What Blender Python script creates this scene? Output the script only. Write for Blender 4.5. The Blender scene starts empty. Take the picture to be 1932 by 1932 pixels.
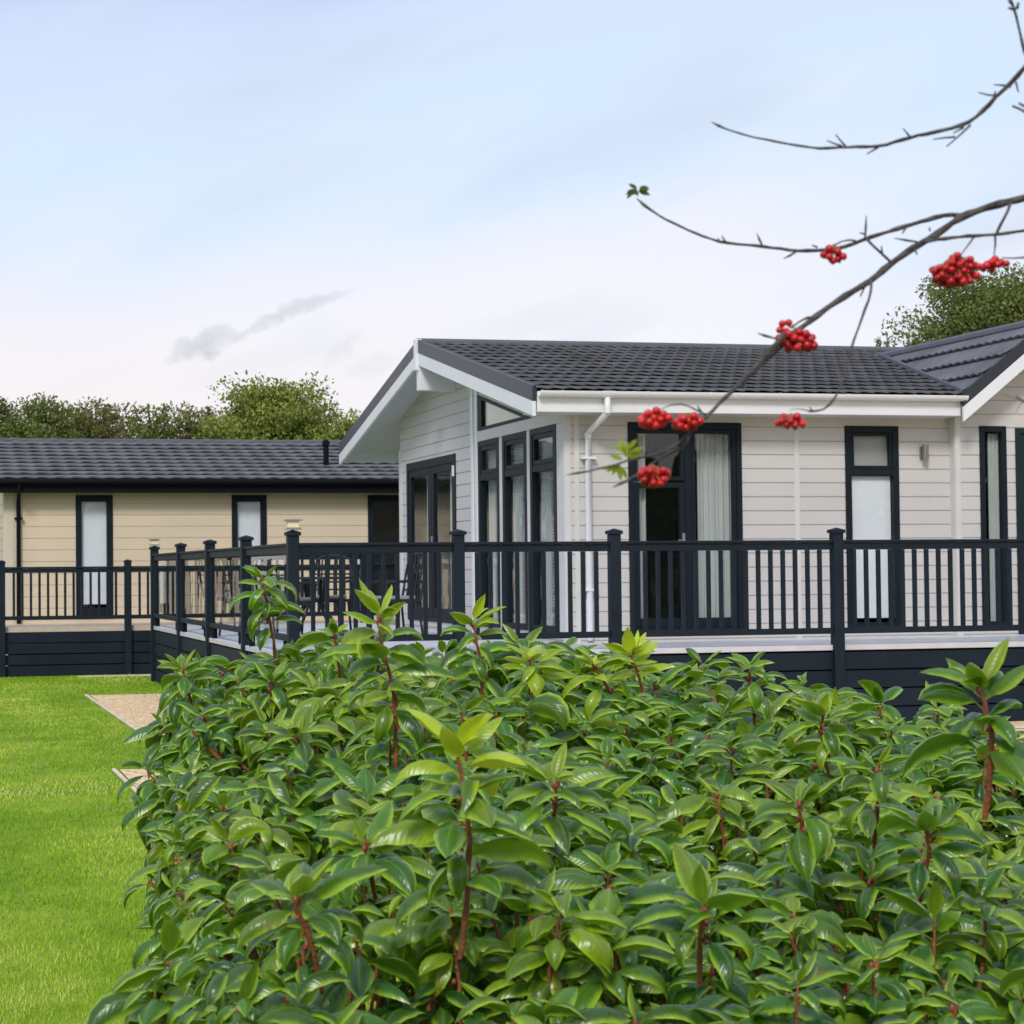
import bpy, bmesh, math, random
import numpy as np
from mathutils import Vector, Matrix, noise as mnoise
random.seed(7); rng = np.random.default_rng(11)
R = math.radians
SC = bpy.context.scene; COL = SC.collection

# ------------------------------------------------------------ camera
F, CX, CY, EYE = 3800.0, 720.0, 966.0, 1.65          # in pixels of a 1932 px wide picture
YAW, PITCH, ROLL = math.atan(892/F), math.atan(109/F), -0.0088
fw = Vector((math.sin(YAW)*math.cos(PITCH), math.cos(YAW)*math.cos(PITCH), math.sin(PITCH)))
rt0 = Vector((math.cos(YAW), -math.sin(YAW), 0)); up0 = rt0.cross(fw)
rt = math.cos(ROLL)*rt0 + math.sin(ROLL)*up0; up = -math.sin(ROLL)*rt0 + math.cos(ROLL)*up0
cam = bpy.data.objects.new('camera', bpy.data.cameras.new('camera')); COL.objects.link(cam)
m3 = Matrix((rt, up, -fw)).transposed()
cam.matrix_world = Matrix.Translation((0, 0, EYE)) @ m3.to_4x4()
cam.data.sensor_width = 36; cam.data.lens = F/1932*36
cam.data.shift_x = (966-CX)/1932
cam.data.clip_start = 0.05; cam.data.clip_end = 2000
cam.data.dof.use_dof = True; cam.data.dof.focus_distance = 7.0; cam.data.dof.aperture_fstop = 20
SC.camera = cam
def ray(x, y): return fw + rt*((x-CX)/F) - up*((y-CY)/F)
def P(x, y, d): return Vector((0, 0, EYE)) + ray(x, y)*d      # picture point at distance d -> world

# ------------------------------------------------------------ light
SUN_EL, SUN_AZ = R(38), R(208)      # azimuth clockwise from +Y
w = bpy.data.worlds.new('World'); SC.world = w; w.use_nodes = True
nt = w.node_tree; N = nt.nodes; L = nt.links; N.clear()
def nd(t, **k):
    n = N.new(t)
    for a, b in k.items(): setattr(n, a, b)
    return n
out = nd('ShaderNodeOutputWorld'); bg = nd('ShaderNodeBackground'); L.new(bg.outputs[0], out.inputs[0])
sky = nd('ShaderNodeTexSky'); sky.sky_type = 'NISHITA'; sky.sun_disc = False
sky.sun_elevation = SUN_EL; sky.sun_rotation = SUN_AZ; sky.air_density = 1.0; sky.dust_density = 1.5
sc = nd('ShaderNodeVectorMath', operation='SCALE'); sc.inputs[3].default_value = 0.12
L.new(sky.outputs[0], sc.inputs[0])
tc = nd('ShaderNodeTexCoord'); sx = nd('ShaderNodeSeparateXYZ'); L.new(tc.outputs['Generated'], sx.inputs[0])
def M(op, a, b=None, c=None):
    n = nd('ShaderNodeMath', operation=op)
    for i, v in enumerate((a, b, c)):
        if v is None: continue
        if isinstance(v, (int, float)): n.inputs[i].default_value = v
        else: L.new(v, n.inputs[i])
    return n.outputs[0]
az = M('ARCTAN2', sx.outputs[0], sx.outputs[1]); el = M('ARCSINE', sx.outputs[2])
cmb = nd('ShaderNodeCombineXYZ')
# streak coordinates: clouds drift along a slant (up to the right)
L.new(M('ADD', M('MULTIPLY', az, 2.2), M('MULTIPLY', el, 1.2)), cmb.inputs[0])
L.new(M('SUBTRACT', M('MULTIPLY', el, 9.0), M('MULTIPLY', az, 3.2)), cmb.inputs[1])
n1 = nd('ShaderNodeTexNoise'); n1.inputs['Scale'].default_value = 1.1; n1.inputs['Detail'].default_value = 5; n1.inputs['Roughness'].default_value = .45
L.new(cmb.outputs[0], n1.inputs['Vector'])
rmp = nd('ShaderNodeValToRGB'); cr = rmp.color_ramp
stops = [(0.0, (.89, .86, .89)), (.16, (.91, .88, .92)), (.36, (.92, .905, .96)), (.50, (.86, .88, .985)), (.66, (.70, .83, 1.0)), (.86, (.66, .77, 1.0)), (1.0, (.58, .66, .92))]
cr.elements[0].position = stops[0][0]; cr.elements[0].color = (*stops[0][1], 1)
cr.elements[1].position = 1; cr.elements[1].color = (*stops[-1][1], 1)
for p, c in stops[1:-1]:
    e = cr.elements.new(p); e.color = (*c, 1)
elv = M('ADD', M('MULTIPLY', el, 3.3), M('MULTIPLY', M('SUBTRACT', n1.outputs[0], .5), .75))
L.new(M('SUBTRACT', elv, M('MULTIPLY', M('SUBTRACT', az, .23), .35)), rmp.inputs[0])
def mixc(f, a, b):
    n = nd('ShaderNodeMix', data_type='RGBA')
    for s, v in ((0, f), (6, a), (7, b)):
        if isinstance(v, (int, float)): n.inputs[s].default_value = v
        elif isinstance(v, tuple): n.inputs[s].default_value = (*v, 1)
        else: L.new(v, n.inputs[s])
    return n.outputs[2]
# thin grey wisps low in the sky
n2 = nd('ShaderNodeTexNoise'); n2.inputs['Scale'].default_value = 34; n2.inputs['Detail'].default_value = 6; n2.inputs['Roughness'].default_value = .6
L.new(tc.outputs['Generated'], n2.inputs['Vector'])
def wisp(px0, py0, px1, py1, wid, s):
    d0, d1 = ray(px0, py0).normalized(), ray(px1, py1).normalized()
    a0, e0 = math.atan2(d0.x, d0.y), math.asin(d0.z); a1, e1 = math.atan2(d1.x, d1.y), math.asin(d1.z)
    ca, ce = (a0+a1)/2, (e0+e1)/2; ln = math.hypot(a1-a0, e1-e0)/2; ux, uy = (a1-a0)/2/ln, (e1-e0)/2/ln
    da, de = M('SUBTRACT', az, ca), M('SUBTRACT', el, ce)
    l = M('DIVIDE', M('ADD', M('MULTIPLY', da, ux), M('MULTIPLY', de, uy)), ln)
    t = M('DIVIDE', M('SUBTRACT', M('MULTIPLY', de, ux), M('MULTIPLY', da, uy)), wid)
    t = M('ADD', t, M('MULTIPLY', M('SUBTRACT', n2.outputs[0], .5), 5.5))
    q = M('SUBTRACT', 1.0, M('ADD', M('MULTIPLY', l, l), M('MULTIPLY', t, t)))
    q = M('MAXIMUM', q, 0.0)
    return M('MULTIPLY', M('MULTIPLY', q, M('MULTIPLY', n2.outputs[0], 1.6)), s)
wv = M('ADD', M('ADD', wisp(300, 676, 465, 618, .0075, .75), wisp(430, 640, 675, 543, .0045, .75)), M('ADD', wisp(600, 700, 690, 620, .005, .22), wisp(640, 700, 760, 680, .006, .22)))
n3 = nd('ShaderNodeTexNoise'); n3.inputs['Scale'].default_value = 2.0; n3.inputs['Detail'].default_value = 3
L.new(cmb.outputs[0], n3.inputs['Vector'])
grey = M('MULTIPLY', M('MAXIMUM', M('SUBTRACT', n3.outputs[0], .50), 0.0), 1.9)
cl = mixc(grey, rmp.outputs[0], (.62, .66, .78))
pk = M('MULTIPLY', M('MAXIMUM', M('SUBTRACT', 1.0, M('MULTIPLY', M('ABSOLUTE', M('SUBTRACT', el, .05)), 9.0)), 0.0), M('MINIMUM', M('MAXIMUM', M('MULTIPLY', M('SUBTRACT', .30, az), 4.0), 0.0), 1.0))
cl = mixc(M('MULTIPLY', pk, .7), cl, (1.0, .86, .83))
cl = mixc(M('MINIMUM', wv, .8), cl, (.52, .55, .60))
L.new(mixc(.90, sc.outputs[0], cl), bg.inputs[0]); bg.inputs[1].default_value = 1.05
sun = bpy.data.objects.new('sun', bpy.data.lights.new('sun', 'SUN')); COL.objects.link(sun)
sun.data.energy = 2.0; sun.data.angle = R(14); sun.data.color = (1, .965, .91)
sd = Vector((math.sin(SUN_AZ)*math.cos(SUN_EL), math.cos(SUN_AZ)*math.cos(SUN_EL), math.sin(SUN_EL)))
sun.rotation_euler = (-sd).to_track_quat('-Z', 'Y').to_euler()
SC.view_settings.view_transform = 'Standard'; SC.view_settings.look = 'None'
SC.view_settings.exposure = 0.0; SC.view_settings.gamma = 1; SC.view_settings.use_curve_mapping = False
SC.render.engine = 'CYCLES'
SC.cycles.max_bounces = 8; SC.cycles.transparent_max_bounces = 24

# ------------------------------------------------------------ materials
def mat(name, col, rough=.5, spec=.5, var=.0, vscale=3.0, bump=0.0, bscale=40.0, metal=0, col2=None, trans=None, coords='Object', det=4):
    m = bpy.data.materials.new(name); m.use_nodes = True
    t = m.node_tree; b = t.nodes['Principled BSDF']
    b.inputs['Roughness'].default_value = rough; b.inputs['Specular IOR Level'].default_value = spec
    b.inputs['Metallic'].default_value = metal; b.inputs['Base Color'].default_value = (*col, 1)
    c = t.nodes.new('ShaderNodeTexCoord')
    if var > 0 or col2:
        n = t.nodes.new('ShaderNodeTexNoise'); n.inputs['Scale'].default_value = vscale; n.inputs['Detail'].default_value = det
        t.links.new(c.outputs[coords], n.inputs['Vector'])
        mx = t.nodes.new('ShaderNodeMix'); mx.data_type = 'RGBA'
        r = t.nodes.new('ShaderNodeMapRange'); r.inputs[1].default_value = .3; r.inputs[2].default_value = .7
        t.links.new(n.outputs[0], r.inputs[0]); t.links.new(r.outputs[0], mx.inputs[0])
        a = col2 or tuple(x*(1-var) for x in col)
        bb = col if col2 else tuple(min(1, x*(1+var)) for x in col)
        mx.inputs[6].default_value = (*a, 1); mx.inputs[7].default_value = (*bb, 1)
        t.links.new(mx.outputs[2], b.inputs['Base Color'])
    if bump > 0:
        n = t.nodes.new('ShaderNodeTexNoise'); n.inputs['Scale'].default_value = bscale; n.inputs['Detail'].default_value = 4
        t.links.new(c.outputs[coords], n.inputs['Vector'])
        bp = t.nodes.new('ShaderNodeBump'); bp.inputs['Strength'].default_value = bump; bp.inputs['Distance'].default_value = .01
        t.links.new(n.outputs[0], bp.inputs['Height']); t.links.new(bp.outputs[0], b.inputs['Normal'])
    return m
def cladding_mat(name, col):
    # painted composite board with a faint embossed wood grain along the board and streaky weathering
    m = mat(name, col, .6, .3, .05, .9)
    t = m.node_tree; b = t.nodes['Principled BSDF']; c = t.nodes['Texture Coordinate']
    mp = t.nodes.new('ShaderNodeMapping'); mp.inputs['Scale'].default_value = (3, 3, 60)
    t.links.new(c.outputs['Object'], mp.inputs[0])
    n = t.nodes.new('ShaderNodeTexNoise'); n.inputs['Scale'].default_value = 1.5; n.inputs['Detail'].default_value = 5
    t.links.new(mp.outputs[0], n.inputs['Vector'])
    bp = t.nodes.new('ShaderNodeBump'); bp.inputs['Strength'].default_value = .35; bp.inputs['Distance'].default_value = .004
    t.links.new(n.outputs[0], bp.inputs['Height']); t.links.new(bp.outputs[0], b.inputs['Normal'])
    return m
MT = {}
MT['clad'] = cladding_mat('pale_grey_cladding', (.60, .575, .54))
MT['cream'] = cladding_mat('cream_cladding', (.70, .58, .41))
MT['trim'] = mat('pale_trim', (.66, .64, .61), .5, .4, .04)
MT['creamtrim'] = mat('cream_trim', (.66, .58, .45), .5, .4, .04)
MT['white'] = mat('white_upvc', (.80, .81, .82), .35, .5, .03, 2)
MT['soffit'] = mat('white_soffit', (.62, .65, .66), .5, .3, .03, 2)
MT['anth'] = mat('anthracite_frame', (.008, .014, .019), .5, .2, .12, 2)
MT['rail'] = mat('anthracite_composite', (.009, .017, .027), .55, .2, .18, 3, .15, 60)
MT['skirt'] = mat('anthracite_board', (.009, .017, .027), .6, .2, .22, 2, .2, 50)
MT['black'] = mat('black_plastic', (.004, .005, .008), .6, .12, .1)
MT['tile'] = mat('charcoal_tile', (.15, .151, .158), .7, .3, .25, 2.2, .4, 120)
MT['ridge'] = mat('charcoal_ridge', (.10, .105, .115), .5, .45, .12, 3)
MT['under'] = mat('shadow_underlay', (.012, .012, .014), .9, .1)  # near black, so the gaps under the tile lips look like shadow
MT['verge'] = mat('dark_verge', (.028, .033, .04), .4, .45, .08)
MT['steel'] = mat('brushed_steel', (.55, .54, .52), .3, .5, .05, metal=.9)
MT['lampsteel'] = mat('satin_steel', (.30, .28, .26), .38, .5, .05, metal=.8); MT['door'] = mat('dark_green_door', (.008, .022, .026), .4, .35, .1)
MT['deckpale'] = mat('pale_composite_deck', (.60, .60, .62), .6, .35, .10, 4, .2, 60)
MT['decktan'] = mat('tan_deck', (.56, .46, .38), .65, .3, .10, 4, .2, 60)
MT['int'] = mat('interior_paint', (.26, .26, .25), .8, .2, .05)
MT['intfloor'] = mat('interior_floor', (.10, .07, .05), .6, .3, .1)
MT['blind'] = mat('white_roller_blind', (.90, .90, .93), .8, .2, .02)
MT['brightsheet'] = mat('bright_sheet', (.92, .86, .76), .8, .2, .02); MT['slat'] = mat('venetian_slat', (.50, .49, .47), .5, .3, .03)
MT['lampglass'] = mat('cream_diffuser', (.85, .74, .48), .35, .5, .03)
MT['bark'] = mat('rowan_bark', (.19, .165, .14), .75, .25, 0, 60, .8, 300, col2=(.07, .058, .05))
MT['trunk'] = mat('tree_bark', (.11, .085, .06), .85, .2, .3, 8, .8, 30)
MT['stem'] = mat('red_stem', (.38, .12, .05), .5, .35, 0, 30, .4, 200, col2=(.20, .07, .035))
MT['bud'] = mat('red_bud', (.36, .07, .045), .4, .4, .3, 90)
MT['berry'] = mat('red_berry', (.78, .02, .02), .22, .55, 0, 40, col2=(.42, .006, .012))
MT['calyx'] = mat('berry_calyx', (.05, .02, .015), .7, .2)
MT['edging'] = mat('pale_concrete_edging', (.74, .64, .46), .8, .2, .15, 8, .4, 80)
MT['cushion'] = mat('grey_cushion', (.30, .31, .32), .9, .1, .1)
MT['rattan'] = mat('black_rattan', (.020, .022, .026), .55, .35, .2, 30, .5, 150)
MT['soil'] = mat('soil', (.07, .05, .035), .95, .1, .3, 6, .6, 50)

def curtain_mat():
    m = mat('pale_curtain', (.80, .82, .80), .9, .1, .03)
    t = m.node_tree; b = t.nodes['Principled BSDF']; o = t.nodes['Material Output']
    tr = t.nodes.new('ShaderNodeBsdfTranslucent'); tr.inputs[0].default_value = (.6, .63, .6, 1)
    mx = t.nodes.new('ShaderNodeMixShader'); mx.inputs[0].default_value = .3
    t.links.new(b.outputs[0], mx.inputs[1]); t.links.new(tr.outputs[0], mx.inputs[2]); t.links.new(mx.outputs[0], o.inputs[0])
    return m
MT['curtain'] = curtain_mat()
def glass_mat(name, ior, tint):
    m = bpy.data.materials.new(name); m.use_nodes = True; t = m.node_tree
    t.nodes.remove(t.nodes['Principled BSDF']); o = t.nodes['Material Output']
    fr = t.nodes.new('ShaderNodeFresnel'); fr.inputs[0].default_value = ior
    tr = t.nodes.new('ShaderNodeBsdfTransparent'); tr.inputs[0].default_value = (*tint, 1)
    gl = t.nodes.new('ShaderNodeBsdfGlossy'); gl.inputs['Roughness'].default_value = 0.008
    n = t.nodes.new('ShaderNodeTexNoise'); n.inputs['Scale'].default_value = 1.6
    c = t.nodes.new('ShaderNodeTexCoord'); t.links.new(c.outputs['Object'], n.inputs[0])
    bp = t.nodes.new('ShaderNodeBump'); bp.inputs['Strength'].default_value = .12; bp.inputs['Distance'].default_value = .02
    t.links.new(n.outputs[0], bp.inputs['Height']); t.links.new(bp.outputs[0], gl.inputs['Normal'])
    mx = t.nodes.new('ShaderNodeMixShader')
    ge = t.nodes.new('ShaderNodeNewGeometry'); iv = t.nodes.new('ShaderNodeMath'); iv.operation = 'SUBTRACT'; iv.inputs[0].default_value = 1
    ml = t.nodes.new('ShaderNodeMath'); ml.operation = 'MULTIPLY'; t.links.new(ge.outputs['Backfacing'], iv.inputs[1]); t.links.new(iv.outputs[0], ml.inputs[0]); t.links.new(fr.outputs[0], ml.inputs[1])
    t.links.new(ml.outputs[0], mx.inputs[0]); t.links.new(tr.outputs[0], mx.inputs[1]); t.links.new(gl.outputs[0], mx.inputs[2])
    t.links.new(mx.outputs[0], o.inputs[0])
    return m
MT['glass'] = glass_mat('window_glass', 1.8, (.95, .965, .96))
MT['clear'] = glass_mat('balustrade_glass', 1.6, (.94, .975, .96))

# ------------------------------------------------------------ mesh helpers
class MB:
    def __init__(s): s.v = []; s.f = []
    def box(s, x0, x1, y0, y1, z0, z1):
        n = len(s.v)
        s.v += [(x0,y0,z0),(x1,y0,z0),(x1,y1,z0),(x0,y1,z0),(x0,y0,z1),(x1,y0,z1),(x1,y1,z1),(x0,y1,z1)]
        s.f += [tuple(n+i for i in q) for q in ((3,2,1,0),(4,5,6,7),(0,1,5,4),(1,2,6,5),(2,3,7,6),(3,0,4,7))]
        return s
    def lbox(s, pm, u0, u1, z0, z1, o0, o1):
        n = len(s.v)
        s.v += [pm(u,z,o) for z in (z0,z1) for u,o in ((u0,o0),(u1,o0),(u1,o1),(u0,o1))]
        s.f += [tuple(n+i for i in q) for q in ((3,2,1,0),(4,5,6,7),(0,1,5,4),(1,2,6,5),(2,3,7,6),(3,0,4,7))]
        return s
    def prism(s, pts, vec):          # polygon extruded along vec
        n = len(s.v); k = len(pts); v = Vector(vec)
        s.v += [tuple(p) for p in pts] + [tuple(Vector(p)+v) for p in pts]
        s.f += [tuple(range(n+k-1, n-1, -1)), tuple(range(n+k, n+2*k))]
        s.f += [(n+i, n+(i+1)%k, n+k+(i+1)%k, n+k+i) for i in range(k)]
        return s
    def tube(s, pts, rad, seg=8, cap=True):
        n = len(s.v); pts = [Vector(p) for p in pts]; m = len(pts)
        if not hasattr(rad, '__len__'): rad = [rad]*m
        ref = None
        for i, p in enumerate(pts):
            t = (pts[min(i+1, m-1)] - pts[max(i-1, 0)]).normalized()
            if ref is None: ref = t.orthogonal().normalized()
            ref = (ref - t*ref.dot(t)).normalized(); b = t.cross(ref)
            for k in range(seg):
                a = 2*math.pi*k/seg
                s.v.append(tuple(p + (ref*math.cos(a)+b*math.sin(a))*rad[i]))
        for i in range(m-1):
            for k in range(seg):
                a, c = n+i*seg+k, n+i*seg+(k+1)%seg
                s.f.append((a, c, c+seg, a+seg))
        if cap: s.f.append(tuple(n+k for k in range(seg))[::-1]); s.f.append(tuple(n+(m-1)*seg+k for k in range(seg)))
        return s
    def ball(s, c, r, seg=8, rings=5, sz=1.0):
        n = len(s.v); c = Vector(c)
        s.v.append(tuple(c+Vector((0,0,r*sz))))
        for i in range(1, rings):
            th = math.pi*i/rings
            for k in range(seg):
                a = 2*math.pi*k/seg
                s.v.append(tuple(c+Vector((r*math.sin(th)*math.cos(a), r*math.sin(th)*math.sin(a), r*sz*math.cos(th)))))
        s.v.append(tuple(c-Vector((0,0,r*sz)))); e = len(s.v)-1
        for k in range(seg): s.f.append((n, n+1+k, n+1+(k+1)%seg))
        for i in range(rings-2):
            for k in range(seg):
                a, b = n+1+i*seg+k, n+1+i*seg+(k+1)%seg
                s.f.append((a, a+seg, b+seg, b))
        q = n+1+(rings-2)*seg
        for k in range(seg): s.f.append((q+k, e, q+(k+1)%seg))
        return s
    def mesh(s, name, off=(0,0,0), fix=True, bev=0.0, cuts=()):
        me = bpy.data.meshes.new(name); o = Vector(off)
        me.from_pydata([tuple(Vector(v)-o) for v in s.v], [], s.f)
        bm = bmesh.new(); bm.from_mesh(me)
        for co, no in cuts:
            bmesh.ops.bisect_plane(bm, geom=bm.verts[:]+bm.edges[:]+bm.faces[:], plane_co=Vector(co)-o, plane_no=no, clear_outer=True)
        if fix: bmesh.ops.recalc_face_normals(bm, faces=bm.faces[:])
        if bev > 0:
            bmesh.ops.bevel(bm, geom=[e for e in bm.edges if len(e.link_faces) == 2 and e.calc_face_angle(0) > .6], offset=bev, segments=1, affect='EDGES')
        bm.to_mesh(me); bm.free()
        return me
    def build(s, name, m, parent=None, smooth=False, **k):
        off = (0,0,0)
        p = parent
        while p is not None: off = tuple(Vector(off)+Vector(p.location)); p = p.parent
        me = s.mesh(name, off, **k); me.materials.append(MT[m] if isinstance(m, str) else m)
        if smooth: me.polygons.foreach_set('use_smooth', [True]*len(me.polygons))
        o = bpy.data.objects.new(name, me); COL.objects.link(o)
        if parent is not None: o.parent = parent
        return o
def thing(name, label, cat, loc=(0,0,0), group=None, rz=0):
    o = bpy.data.objects.new(name, None); COL.objects.link(o); o.location = loc; o.rotation_euler.z = rz
    o['label'] = label; o['category'] = cat
    if group: o['group'] = group
    return o
def setk(o, kind): o['kind'] = kind; return o
def copy_tree(o, parent=None):
    c = o.copy(); COL.objects.link(c); c.parent = parent
    for ch in [x for x in COL.objects if x.parent == o]: copy_tree(ch, c)
    return c

def cladding(mb, pm, u0, u1, z0, z1, pitch, openings, phase=0.0, proud=.016):
    """shiplap boards with real grooves, cut round the openings (u0,u1,z0,z1)"""
    zs = []
    k = math.floor((z0-phase)/pitch)
    while phase+k*pitch < z1:
        b = phase+k*pitch
        zs += [(b, proud*.5), (b+.006, proud*.5), (b+.009, proud), (b+pitch-.006, proud*.85), (b+pitch-.0001, 0)]; k += 1
    def offat(z):
        for (a, oa), (b, ob) in zip(zs, zs[1:]):
            if a <= z <= b: return oa+(ob-oa)*(z-a)/max(b-a, 1e-6)
        return 0
    cutz = sorted(set([z0, z1] + [z for z, _ in zs if z0 < z < z1] + [q for o in openings for q in (o[2], o[3]) if z0 < q < z1]))
    for a, b in zip(cutz, cutz[1:]):
        if b-a < 1e-5: continue
        mid = (a+b)/2; iv = [(u0, u1)]
        for o in openings:
            if o[2] < mid < o[3]:
                nx = []
                for p, q in iv:
                    if o[1] <= p or o[0] >= q: nx.append((p, q)); continue
                    if o[0] > p: nx.append((p, o[0]))
                    if o[1] < q: nx.append((o[1], q))
                iv = nx
        oa, ob = offat(a+1e-6), offat(b-1e-6)
        for p, q in iv:
            n = len(mb.v); mb.v += [pm(p,a,oa), pm(q,a,oa), pm(q,b,ob), pm(p,b,ob)]; mb.f.append((n, n+1, n+2, n+3))
def frame(mb, pm, u0, u1, z0, z1, t, o0, o1, tb=None, tt=None):
    tb = t if tb is None else tb; tt = t if tt is None else tt
    mb.lbox(pm, u0, u0+t, z0, z1, o0, o1); mb.lbox(pm, u1-t, u1, z0, z1, o0, o1)
    mb.lbox(pm, u0+t, u1-t, z0, z0+tb, o0, o1); mb.lbox(pm, u0+t, u1-t, z1-tt, z1, o0, o1)
def curtain(pm, u0, u1, z0, z1, o, par, waves=None):
    mb = MB(); n = max(8, int((u1-u0)/.008)); per = .055
    ph = random.random()*6
    for z in (z0, z1):
        for i in range(n+1):
            u = u0+(u1-u0)*i/n
            mb.v.append(pm(u, z, o + .02*math.sin(2*math.pi*u/per*.9+ph+.8*math.sin(u*23))+.008*math.sin(u*61)))
    mb.f = [(i, i+1, n+2+i, n+1+i) for i in range(n)]
    return mb.build('curtain', 'curtain', par, smooth=True, fix=False)
def roof_tiles(mb, org, ud, vd, length, slen, pitch=.38, wave=.17, amp=.0045, step=.054):
    """interlocking wavy metal tiles: rows climb the slope, each row's lower lip stands proud of the one beneath"""
    ud = Vector(ud).normalized(); vd = Vector(vd).normalized(); nn = ud.cross(vd)
    if nn.z < 0: nn = -nn
    org = Vector(org); nx = int(length/(wave/6)); rows = int(math.ceil(slen/pitch))
    for r in range(rows):
        v0 = r*pitch; v1 = min((r+1)*pitch, slen)+.03
        base = len(mb.v)
        hs = [(v0, step-.026, 0), (v0, step, 0), (v0+.035, step-.004, 0), (v0+.15, step*.68, 0), (v1, .010, 1)]
        for j, (vv, h, _) in enumerate(hs):
            for i in range(nx+1):
                u = length*i/nx
                s_ = math.sin(2*math.pi*u/wave + (r%2)*.0)
                wv_ = amp*(1, 1, .85, .4, .1)[j]*(s_ + .35*math.sin(4*math.pi*u/wave+.8))
                dv = .010*math.sin(2*math.pi*u/wave) if j < 3 else 0
                p = org + ud*u + vd*(vv+dv) + nn*(h+wv_+.004*mnoise.noise(Vector((u*1.3, r*7.1, j*0.2))))
                mb.v.append(tuple(p))
        for j in range(4):
            for i in range(nx):
                a = base+j*(nx+1)+i; mb.f.append((a, a+1, a+nx+2, a+nx+1))

# ------------------------------------------------------------ ground
def plane_obj(name, pts, z, m, label=None):
    mb = MB(); mb.v = [(x, y, z) for x, y in pts]; mb.f = [tuple(range(len(pts)))]
    o = mb.build(name, m, fix=False); o['kind'] = 'structure'; return o
def lawn_mat():
    m = mat('lawn', (.20, .36, .02), .85, .15)
    t = m.node_tree; b = t.nodes['Principled BSDF']; c = t.nodes['Texture Coordinate']; K = t.links
    def nz(s, d=4, r=.6):
        n = t.nodes.new('ShaderNodeTexNoise'); n.inputs['Scale'].default_value = s; n.inputs['Detail'].default_value = d; n.inputs['Roughness'].default_value = r
        K.new(c.outputs['Object'], n.inputs['Vector']); return n.outputs[0]
    def rampn(v, stops):
        n = t.nodes.new('ShaderNodeValToRGB'); K.new(v, n.inputs[0]); e = n.color_ramp.elements
        e[0].position, e[0].color = stops[0][0], (*stops[0][1], 1); e[1].position, e[1].color = stops[-1][0], (*stops[-1][1], 1)
        for p_, c_ in stops[1:-1]: q = e.new(p_); q.color = (*c_, 1)
        return n.outputs[0]
    a = rampn(nz(.8, 6, .65), [(.32, (.16, .30, .014)), (.5, (.25, .39, .022)), (.66, (.42, .52, .07))])
    b2 = rampn(nz(45, 5, .8), [(.25, (.42, .42, .40)), (.5, (.92, .92, .9)), (.75, (1.45, 1.4, 1.5))])
    mx = t.nodes.new('ShaderNodeMix'); mx.data_type = 'RGBA'; mx.blend_type = 'MULTIPLY'; mx.inputs[0].default_value = 1
    K.new(a, mx.inputs[6]); K.new(b2, mx.inputs[7]); K.new(mx.outputs[2], b.inputs['Base Color'])
    bp = t.nodes.new('ShaderNodeBump'); bp.inputs['Strength'].default_value = .8; bp.inputs['Distance'].default_value = .02
    K.new(nz(60, 4, .7), bp.inputs['Height']); K.new(bp.outputs[0], b.inputs['Normal'])
    return m
def gravel_mat():
    m = mat('gravel', (.5, .4, .3), .95, .03)
    t = m.node_tree; b = t.nodes['Principled BSDF']; c = t.nodes['Texture Coordinate']; K = t.links
    v = t.nodes.new('ShaderNodeTexVoronoi'); v.inputs['Scale'].default_value = 34; K.new(c.outputs['Object'], v.inputs['Vector'])
    r = t.nodes.new('ShaderNodeValToRGB'); e = r.color_ramp.elements
    e[0].color = (.52, .30, .13, 1); e[1].color = (.98, .82, .55, 1)
    q = e.new(.3); q.color = (.88, .58, .30, 1); q = e.new(.6); q.color = (.95, .70, .40, 1)
    s = t.nodes.new('ShaderNodeSeparateColor'); K.new(v.outputs['Color'], s.inputs[0]); K.new(s.outputs[0], r.inputs[0]); K.new(r.outputs[0], b.inputs['Base Color'])
    bp = t.nodes.new('ShaderNodeBump'); bp.inputs['Strength'].default_value = .8; bp.inputs['Distance'].default_value = .02; bp.invert = True
    K.new(v.outputs['Distance'], bp.inputs['Height']); K.new(bp.outputs[0], b.inputs['Normal'])
    return m
MT['lawn'] = lawn_mat(); MT['gravel'] = gravel_mat()
MT['field'] = mat('rough_grass', (.13, .16, .06), .9, .1, .3, .3); MT['asphalt'] = mat('asphalt', (.06, .06, .062), .85, .3, .2, 20, .5, 200)
plane_obj('lawn', [(-30, 4.5), (40, 4.5), (40, 45), (-30, 45)], 0, 'lawn')
plane_obj('terrain', [(-900, -900), (900, -900), (900, 900), (-900, 900)], -.012, 'field')
plane_obj('added_road', [(-60, -7.5), (80, -7.5), (80, -1.2), (-60, -1.2)], -.006, 'asphalt')  # unseen asphalt, added so less green light bounces up from the grass
g = MB()   # gravel bed round the deck: a raised sheet with a soft uneven outline
gp = [(2.36, 27.2), (2.33, 25), (2.30, 22.6), (2.29, 20.4), (2.31, 18.3), (4, 18.25), (9, 18.35), (14, 18.3), (20, 18.3), (20, 21), (20, 27.2), (9, 27.15)]
plane_obj('gravel_bed', gp, .006, 'gravel')
plane_obj('stone_path', [(1.67, 14.6), (3.6, 14.6), (3.6, 16.85), (1.70, 16.85)], .010, 'gravel')
plane_obj('added_gravel', [(4.6, 9.0), (22, 9.0), (22, 18.22), (4.2, 18.22)], .004, 'gravel')  # unseen gravel, added to warm the bounced light and cut its green
e = MB(); e.box(2.28, 2.32, 18.3, 27.2, 0, .022); e.box(2.32, 20, 18.26, 18.30, 0, .02); e.box(1.635, 1.67, 14.6, 16.85, 0, .022)
e = e.build('gravel_edging', 'edging', bev=.006); e['kind'] = 'structure'
e = MB(); e.v = [(2.6, 31.9, .004), (4.2, 31.9, .004), (4.2, 32.5, .004), (2.6, 32.5, .004)]; e.f = [(0, 1, 2, 3)]
setk(e.build('paving_slab', 'edging', fix=False), 'structure')

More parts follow.
